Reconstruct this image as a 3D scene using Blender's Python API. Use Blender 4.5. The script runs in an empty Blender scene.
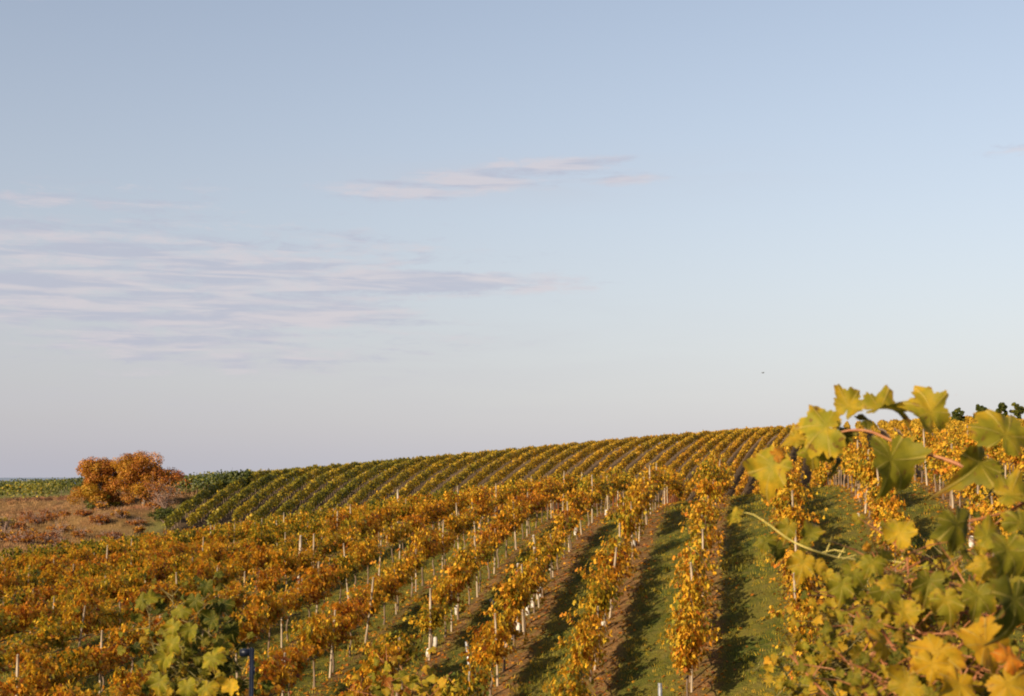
import bpy, math, random
import numpy as np
from mathutils import Vector, Matrix
R = np.random.default_rng(7)
random.seed(7)
SC = bpy.context.scene
COL = SC.collection
rad = math.radians

# ------------------------------------------------------------------ camera
F = 1400.0
PITCH = math.atan(129 / F)
cam_d = bpy.data.cameras.new('camera')
cam = bpy.data.objects.new('camera', cam_d)
COL.objects.link(cam)
cam.location = (0, 0, 0)
cam.rotation_euler = (math.pi / 2 + PITCH, 0, 0)
cam_d.sensor_width = 36
cam_d.lens = 36 * F / 1024
cam_d.clip_start = 0.05
cam_d.clip_end = 40000
cam_d.dof.use_dof = True
cam_d.dof.focus_distance = 30
cam_d.dof.aperture_fstop = 10
SC.camera = cam

# ------------------------------------------------------------------ world, sun, exposure
SUN_AZ, SUN_EL = 221.0, 21.5          # compass-like: 0 = +Y, clockwise; the sun stands behind the camera to the left
w = bpy.data.worlds.new('World')
SC.world = w
w.use_nodes = True
nt = w.node_tree
nt.nodes.clear()


def N(t, kind, **kw):
    n = t.nodes.new(kind)
    for k, v in kw.items():
        if k == 'ins':
            for i, x in v.items():
                n.inputs[i].default_value = x
        else:
            setattr(n, k, v)
    return n


def math_n(t, op, a, b=None, c=None, clamp=False):
    n = t.nodes.new('ShaderNodeMath')
    n.operation = op
    n.use_clamp = clamp
    for i, x in enumerate((a, b, c)):
        if x is None:
            continue
        if hasattr(x, 'is_linked'):
            t.links.new(x, n.inputs[i])
        else:
            n.inputs[i].default_value = x
    return n.outputs[0]


def smooth(t, x, a, b):
    n = t.nodes.new('ShaderNodeMapRange')
    n.interpolation_type = 'SMOOTHSTEP'
    t.links.new(x, n.inputs[0])
    n.inputs[1].default_value = a
    n.inputs[2].default_value = b
    return n.outputs[0]


def mixc(t, f, a, b, blend='MIX'):
    n = t.nodes.new('ShaderNodeMix')
    n.data_type = 'RGBA'
    n.blend_type = blend
    n.clamp_factor = True
    for i, x in ((0, f), (6, a), (7, b)):
        if hasattr(x, 'is_linked'):
            t.links.new(x, n.inputs[i])
        else:
            n.inputs[i].default_value = x if i == 0 else (tuple(x) + (1,) if len(x) == 3 else x)
    return n.outputs[2]


sky = N(nt, 'ShaderNodeTexSky', sky_type='NISHITA', sun_disc=False)
sky.sun_elevation = rad(SUN_EL)
sky.sun_rotation = rad(SUN_AZ)
sky.altitude = 200
sky.air_density = 1.0
sky.dust_density = 1.5
sky.ozone_density = 1.0
tc = N(nt, 'ShaderNodeTexCoord')
sep = N(nt, 'ShaderNodeSeparateXYZ')
nt.links.new(tc.outputs['Generated'], sep.inputs[0])
dx, dy, dz = sep.outputs
azd = math_n(nt, 'MULTIPLY', math_n(nt, 'ARCTAN2', dx, dy), 57.2958)
eld = math_n(nt, 'MULTIPLY', math_n(nt, 'ARCSINE', dz), 57.2958)
SKYK = 1.0
# thin high haze whitening the lower sky
hz = math_n(nt, 'POWER', 2.718, math_n(nt, 'MULTIPLY', math_n(nt, 'MAXIMUM', eld, 0.0), -0.060))
azk = smooth(nt, azd, -24, 24)
hzcol = mixc(nt, azk, (4.75, 4.72, 5.45), (6.0, 6.0, 6.65))
base = mixc(nt, 1.0, sky.outputs[0], (1.98, 1.74, 1.58), 'MULTIPLY')
skyc = mixc(nt, math_n(nt, 'MULTIPLY', hz, 0.92), base, hzcol)


def cloud_noise(sx, sy, scale, detail, off, rough=0.55):
    cb = N(nt, 'ShaderNodeCombineXYZ')
    nt.links.new(math_n(nt, 'MULTIPLY', azd, sx), cb.inputs[0])
    nt.links.new(math_n(nt, 'MULTIPLY', eld, sy), cb.inputs[1])
    cb.inputs[2].default_value = off
    n = N(nt, 'ShaderNodeTexNoise')
    n.inputs['Scale'].default_value = scale
    n.inputs['Detail'].default_value = detail
    n.inputs['Roughness'].default_value = rough
    n.inputs['Distortion'].default_value = 0.4
    nt.links.new(cb.outputs[0], n.inputs['Vector'])
    return n.outputs[0]


def blob(a0, e0, ra, re):
    a = math_n(nt, 'DIVIDE', math_n(nt, 'SUBTRACT', azd, a0), ra)
    e = math_n(nt, 'DIVIDE', math_n(nt, 'SUBTRACT', eld, e0), re)
    d = math_n(nt, 'ADD', math_n(nt, 'MULTIPLY', a, a), math_n(nt, 'MULTIPLY', e, e))
    return math_n(nt, 'POWER', 2.718, math_n(nt, 'MULTIPLY', d, -1.0))


n1 = cloud_noise(0.16, 1.15, 1.0, 6, 3.3)
n2 = cloud_noise(0.75, 2.4, 1.0, 10, 9.1, 0.70)
env = math_n(nt, 'MULTIPLY', blob(-14.0, 7.4, 15, 4.0), 0.92)
for a0, e0, ra, re, k_ in ((-5.0, 11.6, 4.2, .5, .9), (-1.0, 12.1, 3.6, .55, .9), (2.4, 12.6, 3.8, .6, .95), (4.6, 12.1, 2.6, .5, .8), (-14, 10.6, 7, .5, .8), (-3, 7.9, 8.5, .75, 1.1), (-13, 6.0, 9, .8, .8), (-19, 10.7, 2.5, .5, .85), (-8, 8.7, 7, .5, .85)):
    env = math_n(nt, 'MAXIMUM', env, math_n(nt, 'MULTIPLY', blob(a0, e0, ra, re), k_))
env = math_n(nt, 'MAXIMUM', env, math_n(nt, 'MULTIPLY', blob(20.5, 12.5, 2.5, 0.35), 0.62))
env = math_n(nt, 'MAXIMUM', env, math_n(nt, 'MULTIPLY', blob(-20, 18.3, 3, 0.5), 0.55))
env = math_n(nt, 'MAXIMUM', env, math_n(nt, 'MULTIPLY', blob(-70, 16, 30, 8), 0.9))
env = math_n(nt, 'MAXIMUM', env, math_n(nt, 'MULTIPLY', blob(120, 14, 50, 7), 0.9))
nn = math_n(nt, 'ADD', math_n(nt, 'MULTIPLY', n1, 0.5), math_n(nt, 'MULTIPLY', n2, 0.5))
thr = math_n(nt, 'SUBTRACT', 0.66, math_n(nt, 'MULTIPLY', env, 0.40))
cm = smooth(nt, math_n(nt, 'SUBTRACT', nn, thr), -0.01, 0.21)
cm = math_n(nt, 'MULTIPLY', cm, smooth(nt, env, 0.03, 0.4))
n3 = cloud_noise(0.22, 2.3, 1.0, 5, 21.0)
shade = smooth(nt, n3, 0.40, 0.62)
ccol = mixc(nt, shade, (4.8, 4.95, 6.0), (6.7, 6.15, 6.5))
veil = math_n(nt, 'MULTIPLY', math_n(nt, 'MAXIMUM', blob(-15, 5.0, 17, 3.2), math_n(nt, 'MULTIPLY', blob(1, 12.1, 9, 1.0), 0.6)), math_n(nt, 'ADD', 0.35, math_n(nt, 'MULTIPLY', smooth(nt, n1, .35, .65), .65)))
skyc = mixc(nt, math_n(nt, 'MULTIPLY', veil, 0.42), skyc, (5.55, 5.45, 5.95))
skyc = mixc(nt, math_n(nt, 'MULTIPLY', cm, 0.70), skyc, ccol)
bg = N(nt, 'ShaderNodeBackground')
bg.inputs[1].default_value = 0.051
nt.links.new(skyc, bg.inputs[0])
wo = N(nt, 'ShaderNodeOutputWorld')
nt.links.new(bg.outputs[0], wo.inputs[0])

sd = bpy.data.lights.new('sun', 'SUN')
sd.energy = 5.0
sd.angle = rad(0.6)
sd.color = (1.0, 0.80, 0.55)
so = bpy.data.objects.new('sun', sd)
COL.objects.link(so)
ldir = Vector((-math.sin(rad(SUN_AZ)) * math.cos(rad(SUN_EL)), -math.cos(rad(SUN_AZ)) * math.cos(rad(SUN_EL)), -math.sin(rad(SUN_EL))))
so.rotation_euler = ldir.to_track_quat('-Z', 'Y').to_euler()
so.location = (-40, -60, 60)

SC.view_settings.view_transform = 'Standard'
SC.view_settings.look = 'None'
SC.view_settings.gamma = 1
SC.view_settings.use_curve_mapping = False
SC.view_settings.exposure = 1.0
SC.render.engine = 'CYCLES'
SC.cycles.filter_width = 2.0
SC.cycles.max_bounces = 6
SC.cycles.transmission_bounces = 4

# ------------------------------------------------------------------ terrain
XI = np.array([-200, 0, 200, 400, 550, 700, 850, 1024, 1250.])
KX = (XI - 512) / F
N_EB = np.array([-0.185, -0.1835, -0.1879, -0.1998, -0.1848, -0.1448, -0.1133, -0.0901, -0.0792])
N_EC = np.array([-0.0830, -0.0685, -0.0575, -0.0360, -0.0235, -0.0180, -0.004, 0.0040, 0.007])
N_DC = np.array([82.6, 89.2, 90.0, 82.3, 74.3, 64.9, 55, 56.2, 60])
F_ET = (477 - np.array([484, 483, 474, 457.5, 444, 430, 421, 413, 404.])) / F      # tops of the vines along the far skyline
F_DS = np.array([225, 210, 156, 186, 212, 218, 206, 192, 185.])
F_ES = F_ET - 1.6 / F_DS
F_D0 = np.array([105, 105, 116, 130, 140, 140, 130, 120, 115.])
F_EB = (477 - np.array([548, 546, 529, 507, 492, 482, 477, 472, 465.])) / F
TH_N, U0, SP = math.atan(0.1677), -1.3587, 2.4916          # near rows: direction, first row, spacing
TH_F, SPF = math.atan(0.25), 1.66


XB0, FM, FC, FT = -27.9, .00775, .155, .235    # far rows fan out: tan(azimuth) = FM*x0 + FC, never above FT


def fan_x0(X, Y):
    w_ = Y - 118
    a = (X - w_ * FC) / np.maximum(1 + w_ * FM, .2)
    return np.where(FM * a + FC < FT, a, X - w_ * FT)


def fan_xy(x0, Y):
    return x0 + (Y - 118) * min(FM * x0 + FC, FT)


def soft(tab, t):
    acc = 0
    for o in (-.05, -.025, 0, .025, .05):
        acc = acc + np.interp(t + o, KX, tab)
    return acc / 5


def vnoise(x, y):
    return (np.sin(x * .31 + 1.7 * np.sin(y * .23)) + np.sin(y * .37 + 1.3 * np.sin(x * .29 + 2)) + .5 * np.sin(x * 1.1 + y * .9)) / 2.5


def height(X, Y):
    X = np.asarray(X, float)
    Y = np.asarray(Y, float)
    D = np.maximum(Y, 12.)
    t = np.clip(X / D, -.75, .75)
    tn = np.clip(t, KX[0], KX[-1])
    eb, ec, Dc = soft(N_EB, tn), soft(N_EC, tn), soft(N_DC, tn)
    k = (ec - eb) * 32 / (Dc - 32) ** 2
    q = ec * D - k * np.clip(Dc - D, -40, 60) ** 2
    lin = -1.72 - .20 * np.clip(Y - 5, 0, 30) - .06 * np.clip(-Y, 0, 60) - .02 * X
    lin = lin + .0015 * np.clip(Y - 5, 0, 30) * np.clip(X, -12, 12)
    wq = np.clip((Y - 14) / 16, 0, 1)
    wq = wq * wq * (3 - 2 * wq)
    q = np.maximum(q, -11)
    near = lin * (1 - wq) + q * wq
    es, e0, Ds, D0 = soft(F_ES, tn), soft(F_EB, tn), soft(F_DS, tn), soft(F_D0, tn)
    kf = (es - e0) * D0 / (Ds - D0) ** 2
    f = es * D - kf * np.clip(Ds - D, -60, 200) ** 2
    back = np.clip(D - Ds - 60, 0, 1e9)
    f = f - back * .06
    f = np.maximum(f, -16)
    wf = np.clip((Y - 62) / 40, 0, 1)
    f = f * wf - 40 * (1 - wf)
    kk = 1.2
    z = kk * np.log(np.exp(np.clip(near / kk, -40, 40)) + np.exp(np.clip(f / kk, -40, 40)))
    z = z + .05 * vnoise(X, Y) * np.clip(Y / 30, 0, 1)
    bk = np.clip((-27.5 - fan_x0(X, Y)) / 5, 0, 1) * np.clip((Y - 96) / 8, 0, 1) * np.clip((165 - Y) / 20, 0, 1)
    z = z + bk * (.45 * vnoise(X * .9, Y * .8) + 1.1 * np.exp(-((X + 33) / 6.5) ** 2 - ((Y - 121) / 5) ** 2) - .7 * np.exp(-((X + 40) / 6) ** 2 - ((Y - 116) / 5) ** 2))
    z = np.maximum(z, -17)
    z = np.where(Y > 600, -17 + 0 * z, z)
    return z


def H(x, y):
    return float(height(np.array([x]), np.array([y]))[0])


def at(px, py, D):
    """world point at forward distance D that the photograph shows at px, py"""
    c, s = math.cos(PITCH), math.sin(PITCH)
    a, b = (px - 512) / F, (348 - py) / F
    d = Vector((a, c - b * s, s + b * c))
    return d * (D / d.y)


def proj(X, Y, Z):
    c, s = math.cos(PITCH), math.sin(PITCH)
    d = Y * c + Z * s
    up = -Y * s + Z * c
    return 512 + F * X / d, 348 - F * up / d


def ground_at(px, py, d0=26, d1=100):
    """first ground point under a pixel"""
    for D in np.arange(d0, d1, .25):
        p = at(px, py, D)
        if H(p.x, p.y) >= p.z:
            return p.x, p.y
    p = at(px, py, d1)
    return p.x, p.y


def nxy(u, v):
    c, s = math.cos(TH_N), math.sin(TH_N)
    return u * c + v * s, -u * s + v * c


def fxy(u, v):
    c, s = math.cos(TH_F), math.sin(TH_F)
    return u * c + v * s, -u * s + v * c


# ------------------------------------------------------------------ mesh helpers
def mesh(name, V, Fs, mat, col=None, smooth_=False, uv=None):
    """V (n,3); Fs list of (m,k) index arrays"""
    me = bpy.data.meshes.new(name)
    V = np.asarray(V, np.float32)
    Fs = [np.asarray(f, np.int32) for f in Fs if len(f)]
    me.vertices.add(len(V))
    me.vertices.foreach_set('co', V.ravel())
    loops = np.concatenate([f.ravel() for f in Fs])
    sizes = np.concatenate([np.full(len(f), f.shape[1], np.int32) for f in Fs])
    starts = np.concatenate([[0], np.cumsum(sizes)[:-1]]).astype(np.int32)
    me.loops.add(len(loops))
    me.loops.foreach_set('vertex_index', loops)
    me.polygons.add(len(sizes))
    me.polygons.foreach_set('loop_start', starts)
    me.polygons.foreach_set('loop_total', sizes)
    if smooth_:
        me.polygons.foreach_set('use_smooth', np.ones(len(sizes), bool))
    me.update(calc_edges=True)
    me.validate()
    if col is not None:
        a = me.attributes.new('tint', 'FLOAT_COLOR', 'POINT')
        c = np.ones((len(V), 4), np.float32)
        c[:, :col.shape[1]] = col
        a.data.foreach_set('color', c.ravel())
    if uv is not None:
        a = me.attributes.new('plane', 'FLOAT_VECTOR', 'POINT')
        u3 = np.zeros((len(V), 3), np.float32)
        u3[:, :2] = uv
        a.data.foreach_set('vector', u3.ravel())
    if mat is not None:
        me.materials.append(mat)
    return me


def obj(name, me, parent=None, loc=(0, 0, 0), rz=0):
    o = bpy.data.objects.new(name, me)
    COL.objects.link(o)
    o.location = loc
    o.rotation_euler = (0, 0, rz)
    if parent is not None:
        o.parent = parent
    return o


def tag(o, label=None, cat=None, group=None, kind=None):
    if label:
        o['label'] = label
    if cat:
        o['category'] = cat
    if group:
        o['group'] = group
    if kind:
        o['kind'] = kind
    return o


class MB:
    def __init__(s):
        s.V, s.F, s.C, s.U, s.n = [], {}, [], [], 0

    def add(s, V, Fs, C=None, U=None):
        V = np.asarray(V, float)
        for f in Fs:
            f = np.asarray(f)
            if len(f):
                s.F.setdefault(f.shape[1], []).append(f + s.n)
        s.V.append(V)
        if C is None:
            C = np.full((len(V), 3), .5)
        C = np.asarray(C, float)
        if C.ndim == 1:
            C = np.tile(C, (len(V), 1))
        s.C.append(C)
        s.U.append(np.zeros((len(V), 2)) if U is None else U)
        s.n += len(V)

    def mesh(s, name, mat, smooth_=False):
        return mesh(name, np.concatenate(s.V), [np.concatenate(f) for f in s.F.values()], mat, np.concatenate(s.C), smooth_, np.concatenate(s.U))


def tube(mb, pts, r, n=7, C=(.5, .5, .5), cap=True):
    P = np.array([tuple(p) for p in pts], float)
    m = len(P)
    rr = np.interp(np.linspace(0, 1, m), np.linspace(0, 1, len(r)), r) if hasattr(r, '__len__') else np.full(m, r)
    T = np.gradient(P, axis=0)
    T /= np.linalg.norm(T, axis=1)[:, None] + 1e-9
    ref = np.array([0.31, 0.2, 1.]) if abs(T[0, 2]) < .8 else np.array([1., .2, 0.1])
    A = np.cross(T, ref)
    A /= np.linalg.norm(A, axis=1)[:, None] + 1e-9
    B = np.cross(T, A)
    th = np.linspace(0, 2 * np.pi, n, endpoint=False)
    V = P[:, None] + rr[:, None, None] * (A[:, None] * np.cos(th)[None, :, None] + B[:, None] * np.sin(th)[None, :, None])
    V = V.reshape(-1, 3)
    i = np.arange(m - 1)[:, None] * n
    j = np.arange(n)[None]
    q = np.stack([i + j, i + (j + 1) % n, i + n + (j + 1) % n, i + n + j], -1).reshape(-1, 4)
    Fs = [q]
    if cap:
        Fs.append(np.arange(n)[None])
        Fs.append((np.arange(n) + (m - 1) * n)[::-1][None])
    mb.add(V, Fs, np.array(C, float))


def spline(pts, n=24):
    P = np.array([tuple(p) for p in pts], float)
    d = np.concatenate([[0], np.cumsum(np.linalg.norm(np.diff(P, axis=0), axis=1))])
    d /= d[-1]
    # Catmull-Rom
    out = []
    Q = np.vstack([2 * P[0] - P[1], P, 2 * P[-1] - P[-2]])
    for s in np.linspace(0, 1, n):
        i = min(np.searchsorted(d, s, 'right') - 1, len(P) - 2)
        t = (s - d[i]) / (d[i + 1] - d[i] + 1e-9)
        p0, p1, p2, p3 = Q[i:i + 4]
        out.append(.5 * (2 * p1 + (p2 - p0) * t + (2 * p0 - 5 * p1 + 4 * p2 - p3) * t * t + (3 * p1 - p0 - 3 * p2 + p3) * t ** 3))
    return np.array(out)


def frames(nrm, spin):
    """orthonormal (N,3,3) [x,y,n] from normals and a spin angle"""
    n = nrm / (np.linalg.norm(nrm, axis=1)[:, None] + 1e-9)
    a = np.where(np.abs(n[:, 2:3]) > .95, [[1., 0, 0]], [[0, 0, 1.]])
    x = np.cross(a, n)
    x /= np.linalg.norm(x, axis=1)[:, None] + 1e-9
    y = np.cross(n, x)
    c, s = np.cos(spin)[:, None], np.sin(spin)[:, None]
    return np.stack([x * c + y * s, -x * s + y * c, n], 1)


def scatter(mb, T, TF, P, nrm, spin, size, C):
    """copies of a flat template T (k,3) at P"""
    M = frames(nrm, spin)
    k = len(T)
    V = np.einsum('ki,nij->nkj', T, M) * np.asarray(size)[:, None, None] + P[:, None]
    nN = len(P)
    off = (np.arange(nN) * k)[:, None, None]
    Fs = [(np.asarray(f)[None] + off).reshape(-1, np.asarray(f).shape[1]) for f in TF]
    mb.add(V.reshape(-1, 3), Fs, np.repeat(C, k, 0), np.tile(T[:, :2], (nN, 1)))


# leaf templates ------------------------------------------------
LA = np.radians([0, 12, 27, 41, 56, 69, 83, 98, 113, 135, 155, 170, 180])
LR = np.array([.98, .85, .63, .76, .91, .82, .61, .70, .76, .64, .58, .42, .12])


def leaf_big(cup=.25, fold=.2, rip=.08, seed=0, rings=6, n=84):
    r = np.random.default_rng(seed)
    th = np.linspace(-np.pi, np.pi, n, endpoint=False)
    asym = 1 + .13 * np.sin(th + r.uniform(0, 6)) + .09 * np.sin(2 * th + r.uniform(0, 6))
    o = np.interp(np.abs(th), LA, LR) * asym
    o = o * (1 + .085 * (2 * np.abs((th * 23 / (2 * np.pi)) % 1 - .5) - .5) * 2 * r.uniform(.6, 1.1, n))
    V = [[0, 0, 0]]
    ph, ph2 = r.uniform(0, 6, 2)
    b1, b2, b3 = r.normal(0, .5), r.normal(0, .42), r.normal(0, .3)
    for i in range(1, rings + 1):
        f = (i / rings) ** .9
        x = o * f * np.sin(th)
        y = o * f * np.cos(th)
        rr = o * f
        z = -cup * rr ** 2 + fold * np.abs(x) + rip * np.sin(5 * th + ph) * rr ** 2 + rip * .6 * np.sin(9 * th + ph2) * rr ** 3
        z = z + .006 * np.cos(7 * th) * f * (1 - f) * 2       # pillows between the veins
        z = z - .30 * np.clip(y - .35, 0, 1) ** 2 * (1 + 1.4 * np.sin(ph)) + b1 * x * y + b2 * rr ** 3 * np.sin(2 * th + ph2) + b3 * rr ** 4 * np.sin(3 * th + ph)
        sh_ = 1 - .16 * np.abs(b1) * rr
        x, y = x * sh_ + .05 * np.sin(3.1 * y + ph), y * sh_ + .05 * np.sin(2.7 * x + ph2)
        V.append(np.stack([x, y, z], 1))
    V = np.vstack([np.array(V[0])[None]] + V[1:])
    tri = np.stack([np.zeros(n, int), 1 + np.arange(n), 1 + (np.arange(n) + 1) % n], 1)
    q = []
    for i in range(rings - 1):
        a = 1 + i * n + np.arange(n)
        b = 1 + i * n + (np.arange(n) + 1) % n
        q.append(np.stack([a, a + n, b + n, b], 1))
    q = np.concatenate(q)
    return V, [tri, q]


def leaf_mid(fold=.25):
    a = np.radians([0, 28, 56, 84, 115, 150, 180, -150, -115, -84, -56, -28])
    r = np.array([1., .62, .9, .6, .75, .55, .12, .55, .75, .6, .9, .62])
    x, y = r * np.sin(a), r * np.cos(a)
    z = fold * np.abs(x) - .2 * r ** 2
    V = np.vstack([[0, 0, 0], np.stack([x, y, z], 1)])
    n = 12
    tri = np.stack([np.zeros(n, int), 1 + np.arange(n), 1 + (np.arange(n) + 1) % n], 1)
    return V, [tri]


def leaf_small(fold=.2):
    V = np.array([[0, -.6, 0], [.62, -.05, fold], [.25, .55, .05], [0, .8, -.12], [-.62, -.05, fold], [-.25, .55, .05]])
    return V, [np.array([[0, 1, 2, 3], [0, 3, 5, 4]])]


LM, LMF = leaf_mid()
LS, LSF = leaf_small()
QD = np.array([[-.5, -.5, 0], [.5, -.42, .12], [.42, .5, 0], [-.5, .45, -.1]])
QDF = [np.array([[0, 1, 2, 3]])]


# ------------------------------------------------------------------ materials
def new_mat(name):
    m = bpy.data.materials.new(name)
    m.use_nodes = True
    m.node_tree.nodes.clear()
    return m, m.node_tree


def ramp(t, fac, stops):
    n = t.nodes.new('ShaderNodeValToRGB')
    e = n.color_ramp.elements
    while len(e) < len(stops):
        e.new(.5)
    for i, (p, c) in enumerate(stops):
        e[i].position = p
        e[i].color = tuple(c) + (1,)
    t.links.new(fac, n.inputs[0])
    return n.outputs[0]


LEAF_STOPS = [(0.0, (.030, .048, .008)), (.16, (.075, .095, .012)), (.34, (.25, .22, .018)), (.52, (.56, .33, .020)),
              (.68, (.52, .225, .016)), (.82, (.40, .125, .012)), (.92, (.22, .06, .014)), (1.0, (.10, .04, .02))]


def leaf_mat(name, translucency=.32, objrand=.10, veins=False, objcol=False, gloss=.12):
    m, t = new_mat(name)
    at_ = N(t, 'ShaderNodeAttribute', attribute_name='tint')
    sp = N(t, 'ShaderNodeSeparateColor')
    t.links.new(at_.outputs['Color'], sp.inputs[0])
    oi = N(t, 'ShaderNodeObjectInfo')
    fac = sp.outputs[0]
    val = sp.outputs[1]
    if objcol:
        s2 = N(t, 'ShaderNodeSeparateColor')
        t.links.new(oi.outputs['Color'], s2.inputs[0])
        fac = s2.outputs[0]
        val = s2.outputs[1]
    f = math_n(t, 'ADD', math_n(t, 'SUBTRACT', fac, .035) if veins else fac, math_n(t, 'MULTIPLY', math_n(t, 'SUBTRACT', oi.outputs['Random'], .5), objrand))
    if veins:
        pa = N(t, 'ShaderNodeAttribute', attribute_name='plane')
        sx = N(t, 'ShaderNodeSeparateXYZ')
        t.links.new(pa.outputs['Vector'], sx.inputs[0])
        r = N(t, 'ShaderNodeVectorMath', operation='LENGTH')
        t.links.new(pa.outputs['Vector'], r.inputs[0])
        th = math_n(t, 'ARCTAN2', sx.outputs[0], sx.outputs[1])
        c7 = math_n(t, 'COSINE', math_n(t, 'MULTIPLY', th, 7.0))
        vein = smooth(t, math_n(t, 'ADD', c7, math_n(t, 'MULTIPLY', r.outputs['Value'], .025)), .945, 1.0)
        nz = N(t, 'ShaderNodeTexNoise')
        nz.inputs['Scale'].default_value = 2.3
        nz.inputs['Detail'].default_value = 5
        t.links.new(pa.outputs['Vector'], nz.inputs['Vector'])
        # autumn colour creeping in from the margin, blotches
        edge = smooth(t, math_n(t, 'ADD', r.outputs['Value'], math_n(t, 'MULTIPLY', nz.outputs[0], .7)), .85, 1.5)
        f = math_n(t, 'ADD', f, math_n(t, 'MULTIPLY', edge, .13))
        f = math_n(t, 'ADD', f, math_n(t, 'MULTIPLY', math_n(t, 'SUBTRACT', nz.outputs[0], .5), .34))
        f = math_n(t, 'ADD', f, math_n(t, 'MULTIPLY', vein, .03))
    col = ramp(t, f, LEAF_STOPS)
    vm = math_n(t, 'ADD', math_n(t, 'MULTIPLY', val, .85 if veins else 1.0), .17 if veins else .50)
    cb = N(t, 'ShaderNodeCombineColor')
    for i in range(3):
        t.links.new(vm, cb.inputs[i])
    col = mixc(t, 1.0, col, cb.outputs[0], 'MULTIPLY')
    if veins:
        nb = N(t, 'ShaderNodeTexNoise')
        nb.inputs['Scale'].default_value = 5.5
        nb.inputs['Detail'].default_value = 3
        t.links.new(pa.outputs['Vector'], nb.inputs['Vector'])
        oloc = N(t, 'ShaderNodeVectorMath', operation='ADD')
        t.links.new(pa.outputs['Vector'], oloc.inputs[0])
        rn = N(t, 'ShaderNodeCombineXYZ')
        t.links.new(math_n(t, 'MULTIPLY', math_n(t, 'ADD', oi.outputs['Random'], sp.outputs[0]), 37.0), rn.inputs[2])
        t.links.new(rn.outputs[0], oloc.inputs[1])
        t.links.new(oloc.outputs[0], nb.inputs['Vector'])
        t.links.new(oloc.outputs[0], nz.inputs['Vector'])
        spot = smooth(t, math_n(t, 'ADD', nb.outputs[0], math_n(t, 'MULTIPLY', r.outputs['Value'], .10)), .66, .76)
        rim = smooth(t, math_n(t, 'ADD', r.outputs['Value'], math_n(t, 'MULTIPLY', math_n(t, 'SUBTRACT', nb.outputs[0], .5), 1.1)), .88, 1.08)
        col = mixc(t, math_n(t, 'MULTIPLY', rim, .7), col, (.20, .085, .02))
        col = mixc(t, math_n(t, 'MULTIPLY', spot, .8), col, (.13, .06, .018))
        col = mixc(t, math_n(t, 'MULTIPLY', vein, .48), col, (.36, .29, .08))
    p = N(t, 'ShaderNodeBsdfPrincipled')
    p.inputs['Roughness'].default_value = .55
    p.inputs['Specular IOR Level'].default_value = gloss * 2
    t.links.new(col, p.inputs['Base Color'])
    tr = N(t, 'ShaderNodeBsdfTranslucent')
    t.links.new(col, tr.inputs[0])
    mx = N(t, 'ShaderNodeMixShader')
    mx.inputs[0].default_value = translucency
    t.links.new(p.outputs[0], mx.inputs[1])
    t.links.new(tr.outputs[0], mx.inputs[2])
    if veins:
        bp = N(t, 'ShaderNodeBump')
        bp.inputs['Strength'].default_value = .5
        bp.inputs['Distance'].default_value = .01
        t.links.new(math_n(t, 'SUBTRACT', nz.outputs[0], vein), bp.inputs['Height'])
        t.links.new(bp.outputs[0], p.inputs['Normal'])
        t.links.new(bp.outputs[0], tr.inputs['Normal'])
    o = N(t, 'ShaderNodeOutputMaterial')
    t.links.new(mx.outputs[0], o.inputs[0])
    return m


def noisy_mat(name, c1, c2, scale, rough=.8, stretch=(1, 1, 1), bump=.3, metal=0., spec=.3, attr=False):
    m, t = new_mat(name)
    tc_ = N(t, 'ShaderNodeTexCoord')
    mp = N(t, 'ShaderNodeMapping')
    mp.inputs['Scale'].default_value = stretch
    t.links.new(tc_.outputs['Object'], mp.inputs[0])
    nz = N(t, 'ShaderNodeTexNoise')
    nz.inputs['Scale'].default_value = scale
    nz.inputs['Detail'].default_value = 6
    t.links.new(mp.outputs[0], nz.inputs['Vector'])
    oi = N(t, 'ShaderNodeObjectInfo')
    f = math_n(t, 'ADD', smooth(t, nz.outputs[0], .3, .7), math_n(t, 'MULTIPLY', math_n(t, 'SUBTRACT', oi.outputs['Random'], .5), .5), clamp=True)
    p = N(t, 'ShaderNodeBsdfPrincipled')
    t.links.new(mixc(t, f, c1, c2), p.inputs['Base Color'])
    p.inputs['Roughness'].default_value = rough
    p.inputs['Metallic'].default_value = metal
    p.inputs['Specular IOR Level'].default_value = spec
    if bump:
        b = N(t, 'ShaderNodeBump')
        b.inputs['Strength'].default_value = bump
        b.inputs['Distance'].default_value = .02
        t.links.new(nz.outputs[0], b.inputs['Height'])
        t.links.new(b.outputs[0], p.inputs['Normal'])
    o = N(t, 'ShaderNodeOutputMaterial')
    t.links.new(p.outputs[0], o.inputs[0])
    return m


M_LEAF = leaf_mat('vine_leaf', .40, .10)
M_FAR = leaf_mat('hill_vine_leaf', .28, .06)
M_BIG = leaf_mat('grape_leaf', .42, 0., veins=True, gloss=.05)
M_BIGO = leaf_mat('grape_leaf_single', .42, 0., veins=True, objcol=True, gloss=.05)
M_BARK = noisy_mat('vine_bark', (.075, .05, .032), (.17, .12, .08), 22, stretch=(1, 1, .25), bump=.7)
M_CANE = noisy_mat('red_cane', (.20, .065, .025), (.27, .12, .045), 30, .5, bump=.15)
M_CANEG = noisy_mat('green_cane', (.30, .26, .06), (.42, .34, .10), 30, .5, bump=.1)
M_CANED = noisy_mat('olive_cane', (.10, .085, .025), (.17, .13, .045), 30, .6, bump=.1)
M_WOOD = noisy_mat('pale_stake_wood', (.18, .14, .10), (.36, .29, .21), 9, .85, stretch=(3, 3, .35), bump=.4)
M_GREYW = noisy_mat('grey_post_wood', (.26, .22, .18), (.42, .37, .31), 9, .85, stretch=(3, 3, .35), bump=.4)
M_STEEL = noisy_mat('galvanised_steel', (.22, .225, .23), (.36, .365, .37), 18, .55, bump=.05, metal=.7)
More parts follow.
